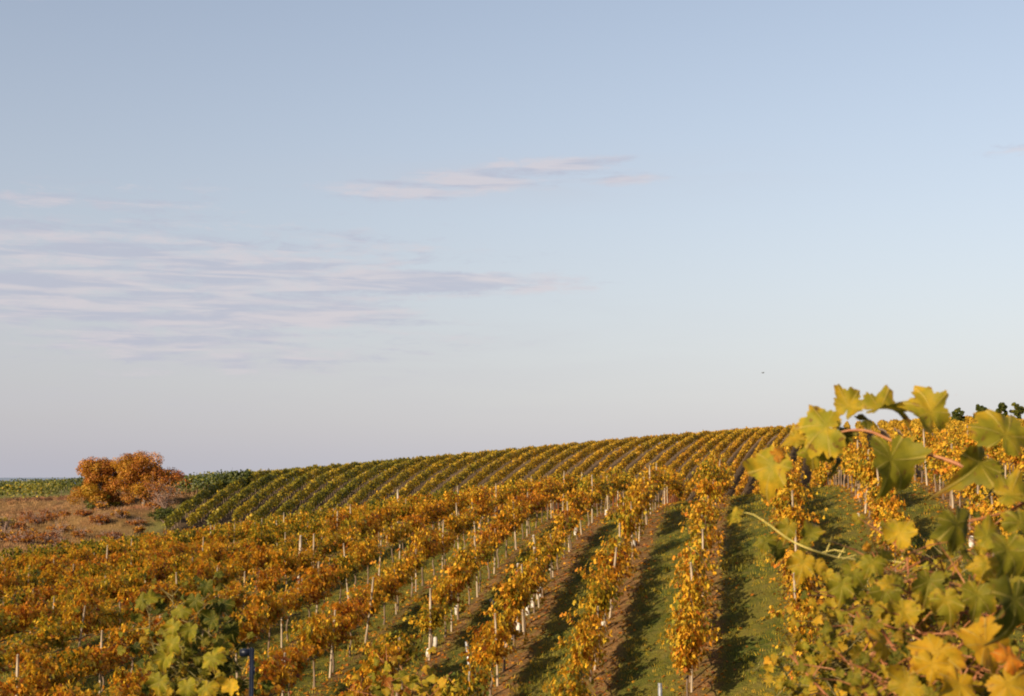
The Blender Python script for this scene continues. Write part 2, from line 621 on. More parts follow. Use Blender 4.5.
M_BLUE = noisy_mat('blue_steel', (.004, .006, .015), (.008, .012, .026), 25, .4, bump=.05, metal=.2)
M_WHITE = noisy_mat('white_plastic', (.24, .22, .19), (.48, .46, .42), 9, .6, bump=.05)
M_TREEBARK = noisy_mat('tree_bark', (.09, .07, .055), (.19, .15, .12), 9, stretch=(1, 1, .2), bump=.8)
M_TWIG = noisy_mat('twigs', (.20, .13, .10), (.32, .23, .19), 12, bump=.2)


def straw_mat():
    m, t = new_mat('dry_stalks')
    at_ = N(t, 'ShaderNodeAttribute', attribute_name='tint')
    sp = N(t, 'ShaderNodeSeparateColor')
    t.links.new(at_.outputs['Color'], sp.inputs[0])
    c = ramp(t, sp.outputs[0], [(0., (.06, .048, .014)), (.35, (.13, .075, .022)), (.6, (.20, .105, .036)), (.8, (.16, .058, .02)), (1., (.07, .03, .016))])
    p = N(t, 'ShaderNodeBsdfPrincipled')
    p.inputs['Roughness'].default_value = .8
    t.links.new(c, p.inputs['Base Color'])
    o = N(t, 'ShaderNodeOutputMaterial')
    t.links.new(p.outputs[0], o.inputs[0])
    return m


M_STRAW = straw_mat()


def ground_mat():
    m, t = new_mat('soil_and_turf')
    tc_ = N(t, 'ShaderNodeTexCoord')
    P = tc_.outputs['Object']
    sx = N(t, 'ShaderNodeSeparateXYZ')
    t.links.new(P, sx.inputs[0])
    z = N(t, 'ShaderNodeAttribute', attribute_name='tint')
    zs = N(t, 'ShaderNodeSeparateColor')
    t.links.new(z.outputs['Color'], zs.inputs[0])

    def nz(scale, det=6, rough=.55):
        n = N(t, 'ShaderNodeTexNoise')
        n.inputs['Scale'].default_value = scale
        n.inputs['Detail'].default_value = det
        n.inputs['Roughness'].default_value = rough
        t.links.new(P, n.inputs['Vector'])
        return n.outputs[0]
    big, mid, fine, wee = nz(.09), nz(.6), nz(4.5), nz(22)

    def rowdist(th, u0, sp):
        c, s = math.cos(th), math.sin(th)
        u = math_n(t, 'SUBTRACT', math_n(t, 'MULTIPLY', sx.outputs[0], c), math_n(t, 'MULTIPLY', sx.outputs[1], s))
        a = math_n(t, 'DIVIDE', math_n(t, 'SUBTRACT', u, u0), sp)
        fr = math_n(t, 'SUBTRACT', math_n(t, 'FRACT', math_n(t, 'ADD', a, .5)), .5)
        return math_n(t, 'MULTIPLY', math_n(t, 'ABSOLUTE', fr), sp)
    grass = mixc(t, smooth(t, mid, .3, .7), (.046, .060, .008), (.118, .098, .016))
    grass = mixc(t, math_n(t, 'MULTIPLY', smooth(t, fine, .45, .75), .6), grass, (.125, .095, .030))
    soil = mixc(t, smooth(t, fine, .35, .65), (.090, .052, .022), (.185, .098, .038))
    soil = mixc(t, math_n(t, 'MULTIPLY', smooth(t, wee, .52, .68), .7), soil, (.27, .135, .03))
    dn = math_n(t, 'ADD', rowdist(TH_N, U0 + .22, SP), math_n(t, 'MULTIPLY', math_n(t, 'SUBTRACT', fine, .5), .75))
    un = math_n(t, 'SUBTRACT', math_n(t, 'MULTIPLY', sx.outputs[0], math.cos(TH_N)), math_n(t, 'MULTIPLY', sx.outputs[1], math.sin(TH_N)))
    dn = math_n(t, 'ADD', dn, math_n(t, 'ADD', math_n(t, 'MULTIPLY', smooth(t, un, -5.5, -10.5), .32), math_n(t, 'MULTIPLY', math_n(t, 'SUBTRACT', mid, .5), .5)))
    strip = math_n(t, 'MULTIPLY', smooth(t, dn, .62, .20), math_n(t, 'SUBTRACT', 1.0, math_n(t, 'MULTIPLY', smooth(t, nz(1.7), .50, .66), .65)))
    near = mixc(t, strip, grass, soil)
    wv = math_n(t, 'SUBTRACT', sx.outputs[1], 118.0)
    xa = math_n(t, 'DIVIDE', math_n(t, 'SUBTRACT', sx.outputs[0], math_n(t, 'MULTIPLY', wv, FC)), math_n(t, 'MAXIMUM', math_n(t, 'ADD', math_n(t, 'MULTIPLY', wv, FM), 1.0), .2))
    xb = math_n(t, 'SUBTRACT', sx.outputs[0], math_n(t, 'MULTIPLY', wv, FT))
    sel = math_n(t, 'GREATER_THAN', xa, (FT - FC) / FM)
    x0 = math_n(t, 'ADD', math_n(t, 'MULTIPLY', xb, sel), math_n(t, 'MULTIPLY', xa, math_n(t, 'SUBTRACT', 1.0, sel)))
    fr_ = math_n(t, 'FRACT', math_n(t, 'ADD', math_n(t, 'DIVIDE', math_n(t, 'SUBTRACT', x0, XB0), SPF), .5))
    rdf = math_n(t, 'MULTIPLY', math_n(t, 'ABSOLUTE', math_n(t, 'SUBTRACT', fr_, .5)), SPF)
    df = math_n(t, 'ADD', rdf, math_n(t, 'MULTIPLY', math_n(t, 'SUBTRACT', fine, .5), .5))
    fsoil = mixc(t, smooth(t, fine, .35, .65), (.055, .037, .022), (.10, .068, .040))
    fgr = mixc(t, smooth(t, mid, .35, .65), (.06, .062, .014), (.125, .09, .035))
    farc = mixc(t, smooth(t, df, 1.0, .6), fgr, fsoil)
    dry = mixc(t, smooth(t, mid, .32, .66), (.12, .056, .022), (.20, .115, .045))
    dry = mixc(t, math_n(t, 'MULTIPLY', smooth(t, big, .40, .62), .7), dry, (.16, .10, .03))
    dry = mixc(t, math_n(t, 'MULTIPLY', smooth(t, fine, .5, .7), .5), dry, (.22, .145, .062))
    meadow = mixc(t, smooth(t, big, .35, .65), (.07, .09, .02), (.16, .14, .04))
    c = mixc(t, zs.outputs[0], meadow, near)
    c = mixc(t, zs.outputs[1], c, farc)
    c = mixc(t, zs.outputs[2], c, dry)
    p = N(t, 'ShaderNodeBsdfPrincipled')
    p.inputs['Roughness'].default_value = .95
    p.inputs['Specular IOR Level'].default_value = .1
    t.links.new(c, p.inputs['Base Color'])
    b = N(t, 'ShaderNodeBump')
    b.inputs['Strength'].default_value = .9
    b.inputs['Distance'].default_value = .12
    t.links.new(math_n(t, 'ADD', fine, math_n(t, 'MULTIPLY', wee, .5)), b.inputs['Height'])
    t.links.new(b.outputs[0], p.inputs['Normal'])
    o = N(t, 'ShaderNodeOutputMaterial')
    t.links.new(p.outputs[0], o.inputs[0])
    return m


# ------------------------------------------------------------------ ground sheet
def axis(parts):
    out = []
    for a, b, s in parts:
        out.append(np.arange(a, b, s))
    return np.concatenate(out)


def sstep(x, a, b):
    k = np.clip((x - a) / (b - a), 0, 1)
    return k * k * (3 - 2 * k)


gx = axis([(-14000, -2000, 1500), (-2000, -300, 100), (-300, -130, 8), (-130, -50, 1.6), (-50, 50, .7), (50, 130, 1.6), (130, 300, 8), (300, 2000, 100), (2000, 14001, 1500)])
gy = axis([(-400, -60, 40), (-60, -4, 4), (-4, 110, .6), (110, 300, 1.3), (300, 640, 8), (640, 3000, 150), (3000, 3400.1, 100)])
GX, GY = np.meshgrid(gx, gy)
GZ = height(GX, GY)
nX, nY = len(gx), len(gy)
GU = fan_x0(GX, GY)
GT = GX / np.maximum(GY, 12)
dvis = np.interp(GT, KX, N_DC)
zn_ = sstep(GY, 6, 16) * (1 - sstep(GY - dvis, 8, 20))
U_EDGE = XB0
farm = (sstep(GU, U_EDGE - 1.2, U_EDGE - .4)) * sstep(GY, 95, 105) * (1 - sstep(GY, 290, 310))
drym = (1 - sstep(GU, U_EDGE - 3.5, U_EDGE - 1.5)) * sstep(GY, 86, 94) * (1 - sstep(GY, 158, 170))
gc = np.stack([zn_.ravel(), farm.ravel(), drym.ravel()], 1)
i = np.arange(nY - 1)[:, None] * nX
j = np.arange(nX - 1)[None]
q = np.stack([i + j, i + j + 1, i + nX + j + 1, i + nX + j], -1).reshape(-1, 4)
g = obj('ground', mesh('ground', np.stack([GX.ravel(), GY.ravel(), GZ.ravel()], 1), [q], ground_mat(), gc, True))
tag(g, kind='structure')
# added sheet mirroring the sky, for the blue haze on the far plain
m, t = new_mat('haze_mirror')
p = N(t, 'ShaderNodeBsdfPrincipled')
p.inputs['Base Color'].default_value = (.03, .05, .07, 1)
p.inputs['Roughness'].default_value = .25
nz = N(t, 'ShaderNodeTexNoise')
nz.inputs['Scale'].default_value = .05
b = N(t, 'ShaderNodeBump')
b.inputs['Strength'].default_value = .2
t.links.new(nz.outputs[0], b.inputs['Height'])
t.links.new(b.outputs[0], p.inputs['Normal'])
o = N(t, 'ShaderNodeOutputMaterial')
t.links.new(p.outputs[0], o.inputs[0])
haze_sheet = obj('far_haze_sheet', mesh('far_haze_sheet', [[-30000, 3390, -17.1], [30000, 3390, -17.1], [30000, 36000, -17.1], [-30000, 36000, -17.1]], [np.array([[0, 1, 2, 3]])], m))
tag(haze_sheet, kind='structure')


# ------------------------------------------------------------------ near vines
def vine_points(seed, n_shoot, per, hi, width, droop):
    """leaf anchor points of one trained vine, local x along the row, z up"""
    r = np.random.default_rng(seed)
    P, Nn = [], []
    for s in range(n_shoot):
        x0 = np.clip(r.normal(0, .48), -1, 1)
        top = hi * r.uniform(.62, 1.06) * (1 - .10 * abs(x0))
        side = r.choice([-1, 1])
        lean = r.normal(0, .22)
        w_ = abs(r.normal(.35, .33)) * width * side
        tt = np.sort(r.uniform(0, 1, per))
        z = .95 + (top - .95) * np.sin(tt * np.pi * .5) - droop * np.clip(tt - .7, 0, 1) * r.uniform(0, 2.6)
        x = x0 + lean * tt
        y = w_ * tt ** 1.2
        pts = np.stack([x, y, z], 1) + r.normal(0, .07, (per, 3))
        P.append(pts)
        nn = np.stack([r.normal(0, .5, per), np.sign(pts[:, 1] + r.normal(0, .12, per)) * 1.0, r.normal(.35, .45, per)], 1)
        Nn.append(nn)
    return np.concatenate(P), np.concatenate(Nn), r


KINDS = {   # tint mean, spread, shoots, leaves per shoot, height, half width
    'golden': (.54, .08, 44, 23, 1.82, .70),
    'amber': (.63, .09, 42, 23, 1.74, .70),
    'yellow': (.50, .07, 46, 23, 1.90, .74),
    'thin': (.56, .11, 24, 20, 1.68, .62),
    'green': (.39, .12, 42, 23, 1.78, .70),
}
KWORD = {'golden': 'bushy golden', 'amber': 'amber orange', 'yellow': 'full yellow', 'thin': 'thin patchy', 'green': 'greenish yellow'}


def vine_leaves(kind, seed):
    mu, sg, ns, per, hi, wd = KINDS[kind]
    P, Nn, r = vine_points(seed, ns, per, hi, wd, .35)
    n = len(P)
    sh = np.repeat(r.normal(0, .07, ns), per)
    C = np.stack([np.clip(mu + sh * 1.6 + r.normal(0, sg * .7, n) + np.where(r.random(n) < .07, .3, 0) - np.where(r.random(n) < .10, .2, 0), .02, .97), np.clip(np.repeat(r.normal(.52, .14, ns), per) + r.normal(0, .15, n), .05, 1), np.zeros(n)], 1)
    return P, Nn, r.uniform(0, 6.28, n), r.uniform(.045, .10, n), C


PROTO = {}
for kind in KINDS:
    lst = []
    for v in range(3):
        seed = hash_seed = sum(map(ord, kind)) * 10 + v
        P, Nn, spn, sz, C = vine_leaves(kind, seed)
        mb = MB()
        scatter(mb, LM, LMF, P, Nn, spn, sz, C)
        fol = mb.mesh('foliage', M_LEAF)
        r = np.random.default_rng(seed + 5)
        mb = MB()
        base_ = [(0, 0, -.08), (r.normal(0, .02), r.normal(0, .02), .2), (r.normal(0, .04), r.normal(0, .03), .5), (r.normal(0, .03), 0, .74)]
        tube(mb, spline(base_, 10), [.042, .03, .026, .024], 7)
        for sgn in (-1, 1):
            tube(mb, spline([(0, 0, .72), (sgn * .3, r.normal(0, .02), .78), (sgn * .85, r.normal(0, .03), .77)], 8), [.022, .012], 6)
        for s in range(7):
            x0 = r.uniform(-.8, .8)
            tube(mb, spline([(x0, 0, .76), (x0 + r.normal(0, .08), r.normal(0, .1), 1.2), (x0 + r.normal(0, .15), r.normal(0, .2), 1.6)], 6), [.006, .003], 4)
        tr = mb.mesh('trunk', M_BARK, True)
        lst.append((fol, tr))
    PROTO[kind] = lst

VS = 1.8
cand = []
rv = np.random.default_rng(11)
ROWS = range(-13, 9)
V0 = {0: 31, 1: 17, 2: 15, 3: 14, 4: 13, 5: 12, 6: 12, -1: 31, -2: 31, -3: 30}
for k in ROWS:
    u = U0 + k * SP
    for a in np.arange(V0.get(k, 27), 104, VS):
        v = a + rv.uniform(-.15, .15)
        x, y = nxy(u, v)
        if y < 8:
            continue
        tt = x / y
        dc = float(np.interp(tt, KX, N_DC))
        if y > dc + 13:
            continue
        z = H(x, y)
        px, py = proj(x, y, z)
        px2, py2 = proj(x, y, z + 1.9)
        if px < -70 or px > 1100 or py2 > 715:
            continue
        if rv.random() < .05:
            continue        # a vine has died here and there
        d = math.hypot(x, y)
        # a vine beyond the crest whose top stays under the crest line shows nothing
        vis = True
        if y > dc:
            zs_ = [(H(x * f, y * f) + 1.6) / (y * f) for f in np.linspace(.55, .97, 14)]
            vis = (z + 1.9) / y > max(zs_) - .012
        if not vis:
            continue
        if k >= 1:
            kind = rv.choice(['yellow', 'golden', 'yellow', 'golden', 'thin', 'thin'])
        elif k >= -2:
            kind = rv.choice(['golden', 'golden', 'yellow', 'amber', 'thin', 'thin', 'green'])
        elif k >= -6:
            kind = rv.choice(['golden', 'amber', 'golden', 'amber', 'thin', 'amber', 'green'])
        else:
            kind = rv.choice(['amber', 'golden', 'amber', 'green', 'amber', 'thin', 'green'])
        if k == 1 and y < 30:
            kind = rv.choice(['yellow', 'green'])
        if k >= 2 and y < 24:
            kind = rv.choice(['green', 'yellow'])
        cand.append((d, k, x, y, z, kind, v))
cand.sort(key=lambda c: c[0])
print('near vines', len(cand))
ORD = {1: 'first', 2: 'second', 3: 'third', 4: 'fourth', 5: 'fifth', 6: 'sixth', 7: 'seventh', 8: 'eighth', 9: 'ninth', 10: 'tenth', 11: 'eleventh', 12: 'twelfth', 13: 'thirteenth', 14: 'fourteenth'}


def row_phrase(k):
    if k == 0:
        return 'the upright row rising straight uphill'
    return '%s row %s of the upright row' % (ORD[abs(k)], 'left' if k < 0 else 'right')


def slope_phrase(y):
    return 'low on the slope' if y < 38 else 'halfway upslope' if y < 55 else 'near the crest'


CANOPY_DENS = {}
rz_n = math.pi / 2 - TH_N
NEAR_MAX = 300
for n_, (d, k, x, y, z, kind, v) in enumerate(cand[:NEAR_MAX]):
    fol, tr = PROTO[kind][int(rv.integers(3))]
    e = obj('grapevine', None, None, (x, y, z), rz_n + (math.pi if rv.random() < .5 else 0) + rv.normal(0, .04))
    e.empty_display_size = .3
    e.scale = (rv.uniform(.88, 1.14), rv.uniform(.85, 1.15), rv.uniform(.84, 1.1))
    tag(e, '%s grapevine %s, %s' % (KWORD[kind], slope_phrase(y), row_phrase(k)), 'grapevine', 'grapevines on the near slope')
    f_ = obj('foliage', fol, e)
    t_ = obj('trunk', tr, e)
mass = MB()
for n_, (d, k, x, y, z, kind, v) in enumerate(cand[NEAR_MAX:]):
    P, Nn, spn, sz, C = vine_leaves(kind, 4000 + n_)
    keep = rv.random(len(P)) < .75
    P, Nn, spn, sz, C = P[keep], Nn[keep], spn[keep], sz[keep] * 1.15, C[keep]
    c, s = math.cos(rz_n), math.sin(rz_n)
    rot = lambda A: np.stack([A[:, 0] * c - A[:, 1] * s, A[:, 0] * s + A[:, 1] * c, A[:, 2]], 1)
    C = C.copy()
    C[:, 0] = np.clip(C[:, 0] + rv.normal(0, .05), .02, .97)
    scatter(mass, LS, LSF, rot(P) + [x, y, z], rot(Nn), spn, sz * 1.1, C)
    tube(mass, [(x, y, z - .1), (x, y, z + .75)], [.035, .025], 5, (.95, .4, 0))
if len(cand) > NEAR_MAX:
    tag(obj('vine_foliage', mass.mesh('vine_foliage', M_LEAF)), 'mass of amber vine leaves crowding the crest of the near slope', 'grapevines', 'grapevines on the near slope', 'stuff')


# ------------------------------------------------------------------ stakes, posts, vine guards
def stake_mesh(h, r, seed, mat):
    q_ = np.random.default_rng(seed)
    mb = MB()
    pts = [(0, 0, -.25), (q_.normal(0, .006), q_.normal(0, .006), h * .5), (q_.normal(0, .012), q_.normal(0, .012), h)]
    tube(mb, spline(pts, 7), [r, r * .95, r * .9], 8)
    tube(mb, [(pts[2][0], pts[2][1], h), (pts[2][0], pts[2][1], h + r * .5)], [r * .9, r * .45], 8)
    return mb.mesh('vine_stake', mat)


STK = [stake_mesh(h, r, i, M_WOOD) for i, (h, r) in enumerate([(1.45, .028), (1.55, .032), (1.8, .030), (1.95, .034)])]
rs = np.random.default_rng(23)
nst = 0
for k in range(-11, 8):
    u = U0 + k * SP + .04
    for a in np.arange(V0.get(k, 29) + 1, 84, 3.6):
        v = a + rs.uniform(-.5, .5)
        x, y = nxy(u + rs.normal(0, .05), v)
        dc = float(np.interp(x / y, KX, N_DC))
        if y > dc + 2:
            continue
        z = H(x, y)
        px, py = proj(x, y, z + 1.)
        if not (-5 < px < 1030 and py < 700):
            continue
        if rs.random() < .12:
            continue
        o = obj('vine_stake', STK[int(rs.integers(4))], None, (x, y, z), rs.uniform(0, 6))
        o.rotation_euler = (rs.normal(0, .045), rs.normal(0, .045), rs.uniform(0, 6))
        tag(o, 'pale wooden stake %s, %s' % (slope_phrase(y), row_phrase(k)), 'vine stake', 'wooden stakes along the vine rows')
        nst += 1
print('stakes', nst)

TALL = [(538, 600, 1.95, 'tall bare wooden post above a gap in the vines, second row left of upright row'),
        (298, 594, 2.1, 'tall bare wooden post standing clear of the vines in front of a grassy gap'),
        (398, 505, 2.3, 'lone weathered post sticking up above the vines where the slopes meet'),
        (516, 632, 1.9, 'pale post rising through a thin vine beside white plastic guards')]
for px, py, h, lab in TALL[:2] + TALL[3:]:
    x, y = ground_at(px, py)
    o = obj('trellis_post', stake_mesh(h, .05, px, M_GREYW), None, (x, y, H(x, y)))
    o.rotation_euler = (.0, -.06 if px == 538 else .03, 0)
    tag(o, lab, 'post', 'tall trellis posts')
p_ = at(398, 505, 76)
x, y = p_.x, p_.y
o = obj('trellis_post', stake_mesh(at(398, 490, 76).z - H(x, y), .055, 398, M_GREYW), None, (x, y, H(x, y)))
tag(o, TALL[2][3], 'post', 'tall trellis posts')
p_ = at(982, 421, 150)


def steel_post(px, y1, D, name, label, lean=0., w_=.035, mat=M_STEEL):
    """angle-section steel stake from the ground up to pixel row y1"""
    top = at(px, y1, D)
    z0 = H(top.x, top.y)
    h = top.z - z0
    mb = MB()
    a, th = w_, w_ * .16
    prof = np.array([(-a / 2, -a / 2), (a / 2, -a / 2), (a / 2, -a / 2 + th), (-a / 2 + th, -a / 2 + th), (-a / 2 + th, a / 2), (-a / 2, a / 2)])
    V = np.vstack([np.c_[prof, np.full(6, -.3)], np.c_[prof, np.full(6, h)]])
    Fs = [np.array([[i, (i + 1) % 6, 6 + (i + 1) % 6, 6 + i] for i in range(6)]), np.array([[5, 4, 3, 2, 1, 0]]), np.array([[6, 7, 8, 9, 10, 11]])]
    mb.add(V, Fs)
    o = obj(name, mb.mesh(name, mat), None, (top.x - lean * h, top.y, z0))
    o.rotation_euler = (0, math.atan(lean), .4)
    tag(o, label, 'post')
    return o, h


x, y = ground_at(474, 692)
D = y
steel_post(466, 641, D, 'steel_stake', 'bare grey steel stake leaning on the grass strip between two vine rows', -.12, .06)
steel_post(660, 683, 27, 'steel_stake', 'short pale steel stake at the foot of the upright row', 0., .06)

# white guards and bags at the vine feet
def guard_mesh(seed):
    q_ = np.random.default_rng(seed)
    mb = MB()
    h = q_.uniform(.22, .34)
    pts = [(0, 0, 0), (q_.normal(0, .02), q_.normal(0, .02), h * .5), (q_.normal(0, .03), q_.normal(0, .03), h)]
    tube(mb, spline(pts, 7), [.06, .075, .065, .07, .055], 10)
    return mb.mesh('vine_guard', M_WHITE, True)


GU_ = [guard_mesh(s) for s in range(4)]
WHITE = [(505, 645), (509, 640), (513, 636), (518, 631), (528, 612), (533, 606), (540, 594), (695, 636), (692, 640), (435, 645), (429, 655), (457, 613),
         (493, 604), (551, 570), (576, 532), (606, 512), (634, 545), (604, 627), (858, 520), (993, 510), (972, 545), (480, 526), (399, 641), (282, 665),
         (80, 604), (85, 600), (73, 606)]
for px, py in WHITE:
    x, y = ground_at(px, py + 3, 22)
    o = obj('vine_guard', GU_[int(rs.integers(4))], None, (x, y, H(x, y) - .02), rs.uniform(0, 6))
    kk_ = int(round((x * math.cos(TH_N) - y * math.sin(TH_N) - U0) / SP))
    tag(o, 'small white plastic vine guard %s, %s' % (slope_phrase(y), row_phrase(kk_)), 'vine guard', 'white plastic guards at the vine feet')

# ------------------------------------------------------------------ grass and fallen leaves on the near slope
rg = np.random.default_rng(31)
n = 95000
Y = rg.uniform(24, 88, n)
T = rg.uniform(-.40, .42, n)
X = T * Y
u = X * math.cos(TH_N) - Y * math.sin(TH_N)
fr = np.abs(((u - U0 - .22) / SP + .5) % 1 - .5) * SP
ok = (fr > np.where(u < -8, .22, .42) + rg.uniform(-.3, .2, n)) & (Y < np.interp(T, KX, N_DC) + 3) & (rg.random(n) < .35 + .65 * (26 / Y) ** .2)
X, Y, fr = X[ok], Y[ok], fr[ok]
Z = height(X, Y)
mg = MB()
BL = np.array([[-.10, 0, 0], [.10, 0, 0], [.02, .12, 1.0], [.55, 0, -.0], [.72, 0, 0], [.60, -.15, .85], [-.6, .1, 0], [-.45, .1, 0], [-.62, .3, .75]])
BF = [np.array([[0, 1, 2], [3, 4, 5], [6, 7, 8]])]
n = len(X)
nrm = np.stack([rg.normal(0, .25, n), rg.normal(0, .25, n), np.ones(n)], 1)
C = np.stack([np.clip(rg.normal(.30, .11, n) + .07 * vnoise(X * 3, Y * 3), .02, .6), rg.uniform(.1, .7, n), np.zeros(n)], 1)
scatter(mg, BL, BF, np.stack([X, Y, Z - .01], 1), nrm, rg.uniform(0, 6.28, n), rg.uniform(.05, .13, n) * (1 + 1.1 * np.clip(vnoise(X * 2.1 + 9, Y * 2.1), 0, 1) ** 2), C)
tag(obj('grass', mg.mesh('grass', M_LEAF)), 'short green grass strips between the vine rows', 'grass', kind='stuff')
n = 26000
Y = rg.uniform(24, 80, n)
T = rg.uniform(-.40, .42, n)
X = T * Y
u = X * math.cos(TH_N) - Y * math.sin(TH_N)
k_ = np.round((u - U0) / SP)
X, Y = nxy(U0 + k_ * SP + rg.normal(.1, .42, n), X * math.sin(TH_N) + Y * math.cos(TH_N))
Z = height(X, Y)
ml = MB()
C = np.stack([np.clip(rg.normal(.74, .14, n), .3, 1), rg.uniform(.1, .6, n), np.zeros(n)], 1)
scatter(ml, LS, LSF, np.stack([X, Y, Z + .015], 1), np.stack([rg.normal(0, .45, n), rg.normal(0, .45, n), np.ones(n)], 1), rg.uniform(0, 6.28, n), rg.uniform(.05, .09, n), C)
tag(obj('fallen_leaves', ml.mesh('fallen_leaves', M_LEAF)), 'brown and yellow leaves fallen on bare soil under the vines', 'fallen leaves', kind='stuff')

# ------------------------------------------------------------------ far hillside rows
rf = np.random.default_rng(41)


def far_row(ptsxy, dens, mu, hgt=1.32, wid=.22, sz=(.09, .16), wild=.05, val=.22):
    """one hedge-like vine row along a ground polyline, in world coordinates about its first point"""
    P = np.array(ptsxy)
    seg = np.linalg.norm(np.diff(P, axis=0), axis=1)
    L = seg.sum()
    n = int(L * dens)
    s = rf.uniform(0, L, n)
    cs = np.concatenate([[0], np.cumsum(seg)])
    x = np.interp(s, cs, P[:, 0])
    y = np.interp(s, cs, P[:, 1])
    d = (P[-1] - P[0]) / np.linalg.norm(P[-1] - P[0])
    nx, ny = d[1], -d[0]
    vary = vnoise(s * 3.3 + P[0, 0] * 7, s * .7 + P[0, 0] * 3)
    top = hgt * (1 + .11 * vary + .06 * rf.normal(0, 1, n))
    hh = .35 + (top - .35) * rf.uniform(0, 1, n) ** .6
    bulge = np.sin(np.clip((hh - .5) / (hgt - .4), 0, 1) * np.pi) * .6 + .5
    off = rf.normal(0, 1, n) * wid * bulge * .62
    X = x + nx * off
    Y = y + ny * off
    Z = height(X, Y) + hh
    nr = np.stack([nx * np.sign(off) + rf.normal(0, .5, n), ny * np.sign(off) + rf.normal(0, .5, n), rf.normal(.45, .4, n)], 1)
    clump = vnoise(s * 1.3 + 11 * P[0, 0], s * .31 + 5)
    mu_ = mu(X, Y) if callable(mu) else mu
    C = np.stack([np.clip(mu_ + .06 * clump + rf.normal(0, wild, n), .02, .95), np.clip(val + .12 * clump + rf.normal(0, .14, n), 0, 1), np.zeros(n)], 1)
    size = rf.uniform(sz[0], sz[1], n)
    mb = MB()
    org = np.array([P[0, 0], P[0, 1], H(P[0, 0], P[0, 1])])
    scatter(mb, QD, QDF, np.stack([X, Y, Z], 1) - org, nr, rf.uniform(0, 6.28, n), size * 1.3, C)
    # the trunks, one each 1.3 m
    mt = MB()
    for s_ in np.arange(.4, L, 1.3):
        a, b = np.interp(s_, cs, P[:, 0]), np.interp(s_, cs, P[:, 1])
        q_ = np.array([a, b, H(a, b)]) - org
        tube(mt, [q_ - [0, 0, .1], q_ + [0, 0, .8]], [.04, .03], 4, cap=False)
    return mb, mt, org


def far_mu(X, Y):
    px, py = proj(X, Y, height(X, Y) + 1.2)
    t_ = np.clip((px - 180) / 520, 0, 1)
    return .25 + .30 * t_ + .07 * np.clip((py - 455) / 50, -1, 1) + .05 * vnoise(X * .35, Y * .35)


fi = 0
k = 0
while True:
    x0 = XB0 + k * SPF
    pts = []
    for y in np.arange(98, 262, 2.):
        x = float(fan_xy(x0, y))
        t_ = x / y
        if y < np.interp(t_, KX, F_D0) - (3 if t_ < -.2 else 16) or y > np.interp(t_, KX, F_DS) + 12:
            continue
        px, py = proj(x, y, H(x, y))
        if px > 1250:
            continue
        pts.append((x, y))
    k += 1
    if k > 75:
        break
    if len(pts) < 8:
        continue
    px0, _ = proj(pts[0][0], pts[0][1], H(*pts[0]))
    if px0 > 1150:
        break
    fi += 1
    mb, mt, org = far_row(pts, 84, far_mu)
    e = obj('vine_row', None, None, org)
    look = 'green and gold' if px0 < 330 else 'olive gold' if px0 < 520 else 'golden'
    tens = ['', 'twenty-', 'thirty-', 'forty-', 'fifty-']
    def ordinal(n):
        if n <= 14:
            return ORD[n]
        o_ = {15: 'fifteenth', 16: 'sixteenth', 17: 'seventeenth', 18: 'eighteenth', 19: 'nineteenth', 20: 'twentieth', 30: 'thirtieth', 40: 'fortieth', 50: 'fiftieth'}
        if n in o_:
            return o_[n]
        return {2: 'twenty-', 3: 'thirty-', 4: 'forty-', 5: 'fifty-'}[n // 10] + ORD[n % 10]
    tag(e, '%s vine row on the far hillside, %s counting rightward from the orange trees' % (look, ordinal(fi)), 'vine row', 'vine rows on the far hillside')
    obj('foliage', mb.mesh('foliage', M_FAR), e)
    obj('trunk', mt.mesh('trunk', M_BARK), e)['kind'] = 'stuff'
print('far rows', fi)

# rows running across behind the trees on the left
for i_, (D_, a, b, col_) in enumerate([(152, -60, 62, .22), (162, -60, 78, .19), (172, -60, 90, .15), (184, -60, 100, .17), (198, -60, 110, .20), (146, 166, 240, .10), (150, 160, 252, .13)]):
    pts = []
    for px in np.arange(a, b, 6.):
        p_ = at(px, 480, D_ + (px - 90) * -.03)
        pts.append((p_.x, p_.y))
    mb, mt, org = far_row(pts, 70 if i_ < 5 else 150, col_, 1.7 if i_ < 5 else 2.0, .5, wild=.09, val=.08 if i_ < 5 else .1)
    e = obj('vine_row', None, None, org)
    tag(e, ('level %s vine row on the outer side of the orange trees, %s from front' % ('yellow green' if col_ > .25 else 'green', ORD[i_ + 1])) if i_ < 5 else '%s dark green vine row between the orange trees and far hillside' % ('front' if i_ == 5 else 'back'), 'vine row', 'level vine rows behind the orange trees')
    obj('foliage', mb.mesh('foliage', M_FAR), e)
    obj('trunk', mt.mesh('trunk', M_BARK), e)['kind'] = 'stuff'


# ------------------------------------------------------------------ trees and shrubs on the bank
def crown_leaves(r, blobs, n, size, mu, sg):
    """leaf points on many clumps through the crown"""
    P, Nn, C = [], [], []
    wts = np.array([b[3] ** 2 for b in blobs])
    wts = wts / wts.sum()
    for (x, y, z, rr, tint), w_ in zip(blobs, wts):
        m_ = max(12, int(n * w_))
        d = r.normal(0, 1, (m_, 3))
        d /= np.linalg.norm(d, axis=1)[:, None]
        rad_ = rr * r.uniform(.25, 1.08, m_) ** .6
        P.append(np.array([x, y, z]) + d * rad_[:, None] * [1, 1, .82])
        Nn.append(d + r.normal(0, .5, (m_, 3)) + [0, 0, .25])
        C.append(np.stack([np.clip(mu + tint + r.normal(0, sg, m_), .02, .97), np.clip(r.normal(.13, .13, m_) + r.normal(0, .11), 0, 1), np.zeros(m_)], 1))
    P, Nn, C = map(np.concatenate, (P, Nn, C))
    mb = MB()
    scatter(mb, LS, LSF, P, Nn, r.uniform(0, 6.28, len(P)), r.uniform(size[0], size[1], len(P)), C)
    return mb


